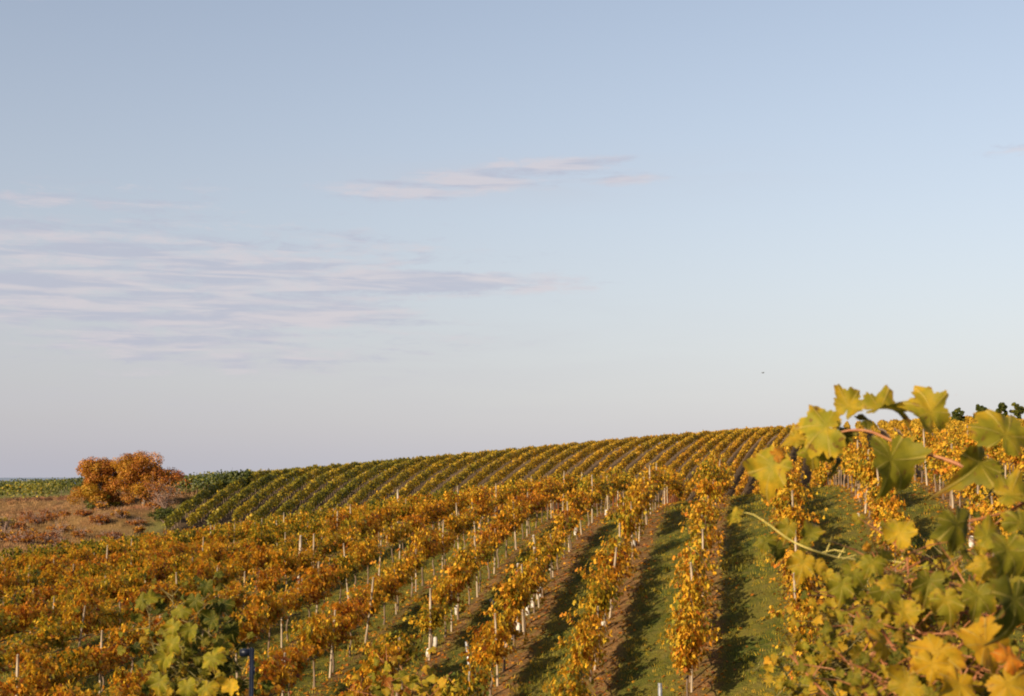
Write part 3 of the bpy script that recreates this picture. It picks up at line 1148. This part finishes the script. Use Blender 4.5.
def orange_tree(px, py, D, wpx, hpx, seed, mu, label, right_tint):
    r = np.random.default_rng(seed)
    b = at(px, py, D)
    z0 = H(b.x, b.y)
    W = wpx / F * D
    Ht = b.z - z0 + hpx / F * D
    e = obj('orange_tree', None, None, (b.x, b.y, z0))
    tag(e, label, 'tree', 'orange trees on the bank')
    mb = MB()
    tube(mb, spline([(0, 0, -.2), (.08, .03, Ht * .14), (-.03, 0, Ht * .28)], 8), [.24, .17, .15], 9)
    blobs = []
    for i_ in range(11):
        a = i_ / 11 * 6.28 + r.uniform(-.3, .3)
        rr = W * .5 * r.uniform(.45, .80)
        z1 = Ht * r.uniform(.30, .90)
        lim = math.sqrt(max(.1, 1 - ((z1 / Ht - .45) / .55) ** 2))
        tip = np.array([math.cos(a) * rr * lim, math.sin(a) * rr * lim, z1])
        tube(mb, spline([(0, 0, Ht * .25), tip * [.45, .45, 0] + [0, 0, Ht * .25 + (z1 - Ht * .25) * .6], tip], 8), [.10, .05, .02], 6)
        for s in range(6):
            c = tip + r.normal(0, 1, 3) * [W * .10, W * .10, Ht * .085]
            c[2] = min(max(c[2], Ht * .14), Ht * .95)
            blobs.append((c[0], c[1], c[2], W * r.uniform(.08, .14), r.normal(0, .05) + right_tint * c[0] / W - .10 * (c[2] / Ht < .35)))
            tube(mb, [tip * .8 + [0, 0, Ht * .04], c], [.025, .01], 4)
    for i_ in range(26):
        a = r.uniform(0, 6.28)
        blobs.append((math.cos(a) * W * .22, math.sin(a) * W * .22, Ht * r.uniform(.10, .90), W * r.uniform(.08, .15), r.normal(0, .05)))
    obj('trunk', mb.mesh('trunk', M_TREEBARK, True), e)
    obj('crown', crown_leaves(r, blobs, 30000, (.05, .115), mu, .08).mesh('crown', M_FAR), e)
    return e


orange_tree(101, 513, 133, 60, 56, 3, .73, 'orange leaved tree on the dry bank, the lower of two touching crowns', .02)
orange_tree(143, 513, 131, 66, 62, 8, .78, 'rusty orange tree on the dry bank, the taller of two touching crowns', .12)


def shrub(px, py, D, wpx, hpx, seed, mu, label, n=1500, twiggy=False, name='shrub', size=(.06, .12), grp=None, sg=.07):
    r = np.random.default_rng(seed)
    b = at(px, py, D)
    z0 = H(b.x, b.y)
    W = wpx / F * D
    Ht = max(.4, b.z - z0 + hpx / F * D)
    e = obj(name, None, None, (b.x, b.y, z0))
    tag(e, label, 'shrub', grp)
    mb = MB()
    blobs = []
    for i_ in range(14):
        a = r.uniform(0, 6.28)
        rr = W * .5 * math.sqrt(r.random()) * .8
        zt = Ht * r.uniform(.35, .88) * (1 - .3 * (2 * rr / W) ** 2)
        tip = np.array([math.cos(a) * rr, math.sin(a) * rr, zt])
        tube(mb, spline([(0, 0, -.05), tip * [.5, .5, .6], tip], 6), [.03, .015, .006], 4)
        if twiggy:
            for q_ in range(16):
                s = tip * r.uniform(.3, .95)
                d = r.normal(0, 1, 3) * W * .13 + [0, 0, Ht * .14]
                tube(mb, [s, s + d * .5, s + d + r.normal(0, .1, 3)], [.014, .007], 3)
        for s in range(3):
            c = tip + r.normal(0, 1, 3) * [W * .09, W * .09, Ht * .09]
            blobs.append((c[0], c[1], max(c[2], Ht * .14), W * r.uniform(.08, .14), r.normal(0, .05)))
    obj('stem', mb.mesh('stem', M_TWIG), e)
    obj('foliage', crown_leaves(r, blobs, n, size, mu, sg).mesh('foliage', M_FAR), e)
    return e


shrub(165, 521, 124, 48, 46, 21, .80, 'half bare pinkish grey shrub with fine twigs beside the orange trees', 700, True)
shrub(164, 529, 119, 26, 26, 22, .10, 'dark green shrub at the edge of the far hillside rows', 1500)
shrub(98, 517, 131, 24, 24, 23, .12, 'dark green bush under the orange trees', 1400)
shrub(114, 514, 132, 14, 12, 24, .36, 'small yellow green bush at the foot of the orange trees', 600)
bank = [(22, 545, 107, 30, 12, .84), (52, 541, 109, 26, 11, .88), (82, 539, 110, 22, 9, .78), (6, 540, 108, 24, 12, .70), (28, 521, 122, 22, 10, .90), (48, 522, 122, 18, 8, .83),
        (108, 541, 109, 24, 8, .80), (135, 530, 117, 20, 9, .76), (60, 532, 115, 24, 9, .72), (5, 524, 119, 22, 10, .40), (140, 536, 112, 14, 10, .68), (84, 526, 120, 20, 7, .86), (30, 535, 112, 20, 8, .74)]
words = ['low rusty brown', 'low dark russet', 'low tawny', 'low orange brown', 'small brown', 'small russet', 'flat tawny', 'small ochre', 'low ochre', 'small yellowish', 'thin ochre', 'flat dark brown', 'flat ochre']
where = ['near the bottom of the dry bank', 'at the bottom of the dry bank below the trees', 'just above the vines below the trees', 'at the outer end of the dry bank', 'high on the outer bank', 'on the upper bank beside the trees',
         'above the vines below the taller tree', 'on the bank below the twiggy shrub', 'in the middle of the dry bank', 'at the outer end of the upper bank', 'beside the dark green shrub on the bank', 'on the bank right below the lower tree', 'half way up the outer bank']
for i_, (px, py, D, wp, hp, mu) in enumerate(bank):
    shrub(px, py, D, wp, hp, 60 + i_, mu, '%s bush %s' % (words[i_], where[i_]), 420, True, 'bank_bush', (.05, .11), 'low bushes on the dry bank', .08)
for i_ in range(26):
    px, D = random.uniform(-8, 178), random.uniform(106, 130)
    b_ = at(px, 520, D)
    if fan_x0(np.array([b_.x]), np.array([b_.y]))[0] > U_EDGE - 2:
        continue
    x_, y_ = b_.x, b_.y
    pp = proj(x_, y_, H(x_, y_))
    shrub(px, pp[1], D, random.uniform(12, 26), random.uniform(5, 10), 200 + i_, random.uniform(.70, .92), 'tufty russet scrub among the dry grass of the bank', 350, True, 'scrub', (.05, .11), 'russet scrub scattered over the dry bank', .09)
for i_, (px, ty, lab) in enumerate([(959, 406, 'row-end vine, shade painted dark green, on the right skyline, first and lowest of four'), (982, 404, 'row-end vine, shade painted dark green, on the skyline behind a pale post'),
                                    (1002, 403, 'row-end vine, shade painted dark green, on the skyline between the posted vine and the last one'), (1018, 403, 'row-end vine, shade painted dark green, on the skyline, last towards the edge of the picture')]):
    p_ = at(px, 430, 176)
    gy_ = proj(p_.x, p_.y, H(p_.x, p_.y))[1]
    shrub(px, gy_, 176, 13, gy_ - ty + 1, 300 + i_, .16, lab, 6000, False, 'row_end_vine', (.11, .20), 'row-end vines on the skyline', .05)  # row-end vines shaped as bushes; their shaded sides are put into the dark green
p_ = at(983, 416, 171)
o = obj('trellis_post', stake_mesh(p_.z - H(p_.x, p_.y), .08, 983, M_WOOD), None, (p_.x, p_.y, H(p_.x, p_.y)))
tag(o, 'pale post standing in front of a row-end vine on the skyline', 'post', 'tall trellis posts')
# dry grass
n = 42000
Y = rg.uniform(92, 160, n)
X = rg.uniform(-70, -20, n)
u = fan_x0(X, Y)
ok = (u < U_EDGE - 1.8) & (rg.random(n) < .5 + .5 * vnoise(X, Y))
X, Y = X[ok], Y[ok]
n = len(X)
mg = MB()
C = np.stack([np.clip(rg.normal(.58, .10, n) + .26 * vnoise(X * .7, Y * .7), .05, .98), np.clip(rg.normal(.5, .2, n), 0, 1), np.zeros(n)], 1)
scatter(mg, BL, BF, np.stack([X, Y, height(X, Y) - .02], 1), np.stack([rg.normal(0, .3, n), rg.normal(0, .3, n), np.ones(n)], 1), rg.uniform(0, 6.28, n), rg.uniform(.15, .42, n), C)
tag(obj('dry_grass', mg.mesh('dry_grass', M_STRAW)), 'dry tawny grass covering the bank below the orange trees', 'dry grass', kind='stuff')

# ------------------------------------------------------------------ foreground vines
BIGP = [leaf_big(*a, seed=i_) for i_, a in enumerate([(.22, .18, .12), (.40, .10, .16), (.10, .45, .12), (.30, .25, .20), (-.15, .20, .16), (.6, .30, .20)])]
BIGM = [mesh('leaf', V, Fs, M_BIGO, np.full((len(V), 3), .5), True, V[:, :2]) for V, Fs in BIGP]
LOWP = [leaf_big(*a, seed=20 + i_, rings=4, n=46) for i_, a in enumerate([(.25, .2, .10), (.45, .1, .12), (.15, .45, .10), (-.1, .2, .14), (.5, .3, .14)])]


def leaf_matrix(c, n, tip, s):
    n = Vector(n).normalized()
    y = Vector(tip)
    y = (y - n * y.dot(n)).normalized()
    x = y.cross(n)
    return Matrix(((x.x, y.x, n.x, c.x), (x.y, y.y, n.y, c.y), (x.z, y.z, n.z, c.z), (0, 0, 0, 1))) @ Matrix.Scale(s, 4)


def fg_leaf(parent, px, py, D, span, ang, nrm, tint, val=.5, proto=0, petiole_to=None, mbp=None):
    s = span / F * D / (1.5 if py < 505 else 1.72)
    a = rad(ang)
    tip = Vector((math.sin(a), 0, math.cos(a)))
    c = at(px, py, D) - tip * (.2 * s)
    o = obj('leaf', BIGM[proto], parent)
    inv = Matrix.Translation(parent.location).inverted()
    o.matrix_local = inv @ leaf_matrix(c, nrm, tip, s)
    o.color = (tint, val, 0, 1)
    if petiole_to is not None:
        q_ = Vector(petiole_to)
        mid_ = (c + q_) / 2 + Vector((0, .005, .008))
        mp_ = MB()
        tube(mp_, spline([c, mid_, q_], 8), [.0013, .0017], 5)
        pe_ = obj('petiole', mp_.mesh('petiole', mbp, True), o)
        pe_.matrix_local = o.matrix_local.inverted() @ inv
    return o


def nearest(P, c):
    d = np.linalg.norm(P - np.array(c), axis=1)
    return P[d.argmin()]


def shoot_leaves(r, P, n, size, tint, val, face, mb, mbp, org, t0=.1, spread=.06, sg=.08):
    """leaves with petioles along a shoot polyline P (world)"""
    m_ = len(P)
    for i_ in range(n):
        t_ = t0 + (1 - t0) * (i_ + r.uniform(.2, .8)) / n
        b_ = P[min(m_ - 1, int(t_ * (m_ - 1)))]
        side = (-1) ** i_
        d = np.array([side * r.uniform(.3, 1), r.normal(-.4, .5), r.normal(.25, .5)])
        d = d / np.linalg.norm(d)
        s = r.uniform(*size) * (1 - .35 * max(0, t_ - .75) / .25)
        c = b_ + d * spread * r.uniform(.6, 1.3)
        nn = np.array(face) + r.normal(0, .55, 3)
        tip = Vector((side * r.uniform(-.2, 1), r.normal(0, .3), r.normal(-.75, .5)))
        V, Fs = LOWP[int(r.integers(len(LOWP)))]
        M = np.array(leaf_matrix(Vector(c - org), nn, tip, s))
        W_ = V @ M[:3, :3].T + M[:3, 3]
        C = np.tile([[float(np.clip(tint + r.normal(0, sg), .03, .95)), float(np.clip(val + r.normal(0, .13), 0, 1)), 0]], (len(V), 1))
        mb.add(W_, Fs, C, V[:, :2])
        tube(mbp, [b_ - org, (b_ + c) / 2 - org + [0, 0, .006], c - org], [.0017, .0012], 4)


def trunk_to(mb, org, x, y, top):
    z0 = H(x, y)
    t_ = np.array(top) - org
    tube(mb, spline([(x - org[0], y - org[1], z0 - .1 - org[2]), ((x - org[0]) * .6 + t_[0] * .4 + .03, y - org[1], (z0 + top[2]) / 2 - org[2]), t_], 12), [.035, .026, .02], 9)


FACE = (-.25, -1, .35)

# --- the tall vine whose long red shoot arches in from the right
b0 = at(1075, 760, 2.75)
z0 = H(b0.x, b0.y)
vineA = obj('grapevine', None, None, (b0.x, b0.y, z0))
tag(vineA, 'tall green leaved grapevine whose long red shoot arches against the sky', 'grapevine', 'grapevines close to the viewer')
orgA = np.array(vineA.location)
mbt, mbc = MB(), MB()
caneA = spline([at(1078, 740, 2.75), at(1085, 620, 2.68), at(1050, 530, 2.62), at(1010, 491, 2.62), at(985, 477, 2.66), at(950, 461, 2.7), at(915, 451, 2.74), at(890, 440, 2.76), at(868, 431, 2.78), at(845, 431, 2.8), at(818, 440, 2.82)], 60)
tube(mbc, caneA - orgA, [.0075, .007, .0068, .0058, .0045, .003, .002], 8)
cane2 = spline([at(1085, 620, 2.68), at(1045, 508, 2.6), at(1005, 513, 2.58), at(975, 520, 2.56), at(950, 523, 2.56)], 30)
tube(mbc, cane2 - orgA, [.005, .0035, .0022], 7)
trunk_to(mbt, orgA, b0.x, b0.y, caneA[0])
LA_ = [(930, 405, 2.72, 52, -8, (.25, -1, .25), .40, .72, 0), (886, 408, 2.78, 46, 80, (-.1, -.45, .9), .40, .65, 2), (851, 402, 2.83, 38, 25, (-.5, -1, .5), .41, .72, 4),
       (820, 424, 2.8, 52, -75, (-.35, -1, .5), .38, .85, 1), (813, 451, 2.85, 38, 185, (-.4, -1, .2), .37, .72, 0), (772, 471, 2.9, 48, 205, (-.5, -1, .35), .41, .74, 3),
       (779, 452, 2.9, 17, 60, (-.2, -.8, .6), .72, .5, 5), (888, 468, 2.68, 66, 195, (.45, -1, .25), .34, .62, 0), (975, 467, 2.66, 48, 230, (.5, -1, .3), .37, .5, 2),
       (1010, 430, 2.58, 58, 35, (.3, -1, .4), .38, .62, 1), (1016, 494, 2.58, 42, 80, (-.1, -.8, .6), .42, .6, 2), (836, 462, 2.84, 42, 185, (.95, -.4, .1), .17, .2, 5),
       (906, 446, 2.72, 20, 130, (-.2, -.8, .5), .44, .7, 4), (793, 438, 2.86, 28, -60, (-.3, -.7, .7), .46, .6, 3), (868, 418, 2.8, 24, 60, (.2, -.5, .8), .3, .3, 5), (842, 436, 2.82, 26, 160, (.5, -.6, .4), .28, .3, 4),
       (955, 530, 2.45, 58, 185, (.6, -1, .2), .31, .42, 1), (1004, 556, 2.2, 56, 200, (.3, -1, .4), .34, .5, 0), (1014, 608, 2.05, 72, 185, (.6, -1, .1), .29, .3, 3),
       (992, 535, 2.4, 40, 60, (-.1, -1, .5), .39, .6, 2), (984, 548, 2.42, 24, 120, (-.1, -1, .4), .44, .7, 4), (1022, 520, 2.4, 36, 20, (.3, -1, .4), .36, .5, 1)]
for a in LA_:
    cpt = at(a[0], a[1], a[2])
    P = caneA if a[1] < 505 else cane2
    fg_leaf(vineA, *a[:5], a[5], a[6], a[7], a[8], nearest(P, cpt), M_CANE)
obj('cane', mbc.mesh('cane', M_CANE, True), vineA)
obj('trunk', mbt.mesh('trunk', M_BARK, True), vineA)


def bush(px, D, label, shoots, seed, size, tint, val, nleaf, cane_mat, spread=.07, base_py=None, extra=(), group='grapevines close to the viewer'):
    r = np.random.default_rng(seed)
    b = at(px, 700, D)
    z0 = H(b.x, b.y)
    e = obj('grapevine', None, None, (b.x, b.y, z0))
    tag(e, label, 'grapevine', group)
    org = np.array(e.location)
    mb, mbp, mbc, mbt = MB(), MB(), MB(), MB()
    head = np.array([b.x, b.y, z0 + min(.85, (at(px, 720, D).z - z0) * .85)])
    trunk_to(mbt, org, b.x, b.y, head)
    Ps = []
    for i_, sh in enumerate(shoots):
        ex, ey, eD = sh[:3]
        end = np.array(at(ex, ey, eD))
        ti = sh[3] if len(sh) > 3 else tint
        va = sh[4] if len(sh) > 4 else val
        mid_ = head * .45 + end * .55 + r.normal(0, .05, 3)
        mid_[2] = head[2] * .35 + end[2] * .65 + .02
        P = spline([head + r.normal(0, .03, 3), mid_, end], 26)
        Ps.append(P)
        mbc = MB()
        tube(mbc, P - org, [.0045, .0035, .0016], 6)
        nl = sh[5] if len(sh) > 5 else nleaf
        shoot_leaves(r, P, nl, size, ti, va, FACE, mb, mbc, org, .08, spread)
        obj('cane', mbc.mesh('cane', cane_mat, True), e)
    allP = np.concatenate(Ps)
    for a in extra:
        fg_leaf(e, *a[:5], a[5], a[6], a[7], a[8], nearest(allP, at(a[0], a[1], a[2])), cane_mat)
    obj('foliage', mb.mesh('foliage', M_BIG, True), e)
    obj('trunk', mbt.mesh('trunk', M_BARK, True), e)
    return e


# --- the low wide vine with big orange yellow leaves
f = (-.1, -1, .35)
bush(985, 2.9, 'wide leafy grapevine with big orange yellow leaves below the red arching shoot',
     [(790, 655, 3.1, .40, .5, 12), (845, 590, 3.1, .36), (872, 552, 3.0, .36), (905, 540, 2.9, .37), (940, 560, 2.85, .36), (970, 575, 2.8, .38), (1005, 600, 2.7, .34), (880, 625, 2.9, .36),
      (915, 615, 2.8, .42), (850, 660, 2.9, .36), (1020, 650, 2.6, .36), (950, 630, 2.7, .45), (900, 675, 2.8, .40), (1030, 580, 2.7, .30), (985, 520, 2.9, .34)],
     5, (.015, .030), .39, .45, 60, M_CANE, .11, extra=[
         (930, 654, 2.42, 56, 235, (-.5, -1, .5), .55, .52, 1), (988, 652, 2.35, 68, 165, (.3, -1, .35), .57, .55, 0), (958, 691, 2.35, 54, 200, (.4, -1, .5), .52, .55, 3), (1008, 690, 2.3, 54, 160, f, .56, .5, 1),
         (975, 634, 2.4, 44, -20, (-.3, -1, .8), .56, .55, 2), (905, 690, 2.45, 44, 200, (-.4, -1, .2), .46, .55, 4), (1010, 655, 2.3, 34, 40, (.2, -1, .3), .80, .8, 5), (880, 648, 2.6, 40, 215, (.8, -.6, .2), .52, .5, 5),
         (903, 530, 2.75, 40, 35, (-.2, -1, .3), .46, .8, 0), (870, 565, 2.9, 30, 200, f, .37, .6, 1), (842, 588, 3.0, 34, 190, f, .36, .6, 3), (883, 594, 2.9, 42, 200, f, .32, .5, 0),
         (906, 614, 2.8, 38, 150, f, .43, .65, 4), (928, 586, 2.75, 38, 190, f, .31, .45, 2), (948, 604, 2.7, 40, 170, f, .40, .6, 3), (932, 668, 2.4, 40, 190, f, .54, .6, 5), (985, 568, 2.6, 38, 200, f, .44, .6, 1),
         (976, 600, 2.6, 46, 190, f, .36, .5, 0), (1012, 575, 2.5, 40, 200, f, .36, .45, 2)])

# --- smaller leaves of the vine further back
bush(850, 5.2, 'small leaved greenish yellow grapevine behind the big orange yellow leaves',
     [(770, 655, 5.4), (800, 640, 5.3), (826, 622, 5.2), (850, 600, 5.2), (872, 590, 5.2), (895, 575, 5.1), (915, 565, 5.1), (780, 680, 5.1), (815, 668, 5.0), (845, 650, 5.0), (870, 640, 5.0), (895, 630, 5.0), (920, 610, 5.0), (940, 590, 5.1),
      (860, 672, 4.9), (890, 668, 4.9), (830, 688, 4.9), (910, 650, 5.), (930, 640, 5.), (950, 550, 5.2), (980, 560, 5.2)],
     9, (.020, .040), .43, .5, 44, M_CANED, .13)

# --- the vine sending a thin yellow shoot to the left
r = np.random.default_rng(77)
b0 = at(905, 700, 3.4)
vC = obj('grapevine', None, None, (b0.x, b0.y, H(b0.x, b0.y)))
tag(vC, 'slender grapevine reaching out sideways with a thin yellow shoot and curled end leaf', 'grapevine', 'grapevines close to the viewer')
org = np.array(vC.location)
mbc, mbp, mbl, mbt = MB(), MB(), MB(), MB()
cy = spline([at(915, 640, 3.4), at(895, 585, 3.35), at(865, 563, 3.3), at(835, 557, 3.25), at(812, 550, 3.2), at(790, 540, 3.2), at(768, 524, 3.2), at(752, 514, 3.2), at(742, 513, 3.2)], 50)
tube(mbc, cy - org, [.0042, .0036, .003, .0024, .0015], 7)
trunk_to(mbt, org, b0.x, b0.y, cy[0])
for a, b_ in (((825, 555), (832, 535)), ((838, 558), (846, 545)), ((842, 559), (880, 552)), ((790, 540), (797, 527)), ((860, 562), (905, 563)), ((820, 553), (845, 552)), ((868, 564), (872, 545))):
    p1, p2 = at(*a, 3.24), at(*b_, 3.22)
    tube(mbc, np.array([p1, (p1 + p2) / 2 + Vector((.004, 0, .006)), p2]) - org, [.0016, .0010], 5)
for a in [(735, 514, 3.2, 18, -70, (-.1, -.9, .5), .42, .7, 5), (731, 519, 3.2, 12, 200, (.2, -.9, .3), .42, .8, 2), (765, 543, 3.25, 24, 190, f, .33, .5, 1), (776, 553, 3.25, 30, 185, (.5, -.8, .2), .24, .35, 0),
          (812, 531, 3.25, 26, 30, f, .36, .5, 2), (806, 545, 3.22, 18, 90, f, .35, .5, 4), (803, 566, 3.2, 34, 200, f, .47, .6, 3), (818, 568, 3.2, 22, 160, f, .50, .5, 5), (828, 577, 3.2, 18, 160, f, .45, .7, 2),
          (852, 576, 3.25, 34, 190, f, .35, .55, 0), (885, 556, 3.3, 22, 40, f, .38, .6, 1), (868, 548, 3.3, 14, 60, f, .70, .6, 4), (788, 530, 3.22, 26, 200, f, .40, .5, 3), (846, 590, 3.3, 30, 200, f, .36, .5, 1)]:
    fg_leaf(vC, *a[:5], a[5], a[6], a[7], a[8], nearest(cy, at(*a[:3])), M_CANEG)
obj('cane', mbc.mesh('cane', M_CANEG, True), vC)
obj('trunk', mbt.mesh('trunk', M_BARK, True), vC)

# --- green vine beside the blue post
bush(203, 6.0, 'green yellow leafy grapevine growing beside the short blue metal post',
     [(150, 600, 6.0, .26, .5), (172, 590, 6.1, .30), (207, 584, 6.1, .22), (226, 596, 6.2, .20), (238, 622, 6.1, .20), (190, 618, 5.9, .32), (165, 640, 5.9, .36), (214, 632, 6.0, .24), (180, 655, 5.8, .36),
      (205, 655, 5.8, .34), (228, 650, 5.9, .28), (160, 672, 5.8, .38), (195, 675, 5.7, .36), (225, 680, 5.8, .40), (242, 668, 6.0, .26)],
     15, (.022, .042), .31, .45, 36, M_CANED, .10, extra=[
         (170, 645, 5.7, 24, 200, f, .36, .75, 0), (212, 660, 5.6, 27, 165, f, .35, .75, 1), (231, 688, 5.6, 24, 170, f, .50, .8, 4), (160, 684, 5.6, 26, 190, f, .36, .6, 3), (190, 632, 5.7, 22, 190, f, .33, .6, 2),
         (186, 690, 5.6, 26, 180, f, .37, .7, 0), (205, 689, 5.6, 24, 200, f, .40, .7, 1), (140, 601, 5.9, 20, -70, f, .30, .5, 5), (152, 598, 5.9, 18, 60, f, .33, .6, 2), (205, 588, 6.0, 20, 190, f, .22, .35, 0), (196, 602, 5.9, 22, 170, f, .26, .4, 3), (222, 606, 6.0, 22, 200, f, .20, .3, 1), (212, 622, 5.9, 22, 190, f, .24, .4, 4), (180, 612, 5.9, 20, 210, f, .34, .6, 1), (174, 628, 5.8, 22, 190, f, .37, .7, 3), (232, 632, 6.0, 22, 170, f, .22, .35, 2), (165, 660, 5.7, 24, 195, f, .38, .7, 2), (222, 648, 5.8, 20, 200, f, .28, .5, 5)])

# --- small vine at the bottom of the picture
bush(405, 8.5, 'small grapevine with yellow leaves and one red shoot before the leaning grey stake',
     [(376, 652, 8.5, .40), (398, 662, 8.5, .44), (430, 656, 8.5, .38), (452, 672, 8.6, .42), (388, 680, 8.3, .46), (420, 676, 8.3, .44), (440, 688, 8.3, .46), (362, 676, 8.5, .36), (345, 688, 8.6, .42), (386, 646, 8.5, .78, .4, 5)],
     25, (.045, .065), .42, .55, 9, M_CANE, .09)

# ------------------------------------------------------------------ blue post
top = at(251, 648, 5.5)
z0 = H(top.x, top.y)
e = obj('blue_post', None, None, (top.x, top.y, z0))
tag(e, 'short dark blue metal post with a small bracket beside green vine leaves', 'post')
hh = top.z - z0


def box(mb, x0, x1, y0, y1, z0, z1, bev=.0015):
    V = np.array([(x, y, z) for z in (z0, z1) for y in (y0, y1) for x in (x0, x1)])
    mb.add(V, [np.array([[0, 2, 3, 1], [4, 5, 7, 6], [0, 1, 5, 4], [2, 6, 7, 3], [0, 4, 6, 2], [1, 3, 7, 5]])])


mb = MB()
box(mb, -.003, .003, -.012, .010, -.3, hh)
box(mb, .0032, .014, -.012, -.006, -.3, hh)
for zz in np.arange(.2, hh - .05, .14):
    box(mb, .0142, .019, -.011, -.007, zz, zz + .03)
obj('post', mb.mesh('post', M_BLUE), e)
mb = MB()
box(mb, -.042, -.0032, -.012, .010, hh - .030, hh - .004)
obj('bracket', mb.mesh('bracket', M_BLUE), e)

# ------------------------------------------------------------------ a bird far off over the hill
c = at(763, 373, 110)
mb = MB()
s = .12
tube(mb, spline([(-s * .9, 0, 0), (-s * .3, 0, .01), (s * .4, 0, .01), (s * 1.0, 0, .02)], 8), [.008, .03, .034, .01], 7)
for sg_ in (-1, 1):
    mb.add(np.array([(-.04, 0, .02), (.05, 0, .02), (.035, sg_ * .12, .07), (-.03, sg_ * .25, .035), (-.06, sg_ * .12, .06), (-.035, 0, .01), (.04, 0, .01), (.03, sg_ * .12, .055)]),
           [np.array([[0, 1, 2, 4], [5, 4, 2, 7]]), np.array([[4, 2, 3]])])
o = obj('bird', mb.mesh('bird', noisy_mat('dark_feathers', (.05, .048, .045), (.10, .095, .09), 30)), None, c, .5)
tag(o, 'tiny dark bird flying in the open sky above the far hillside', 'bird')
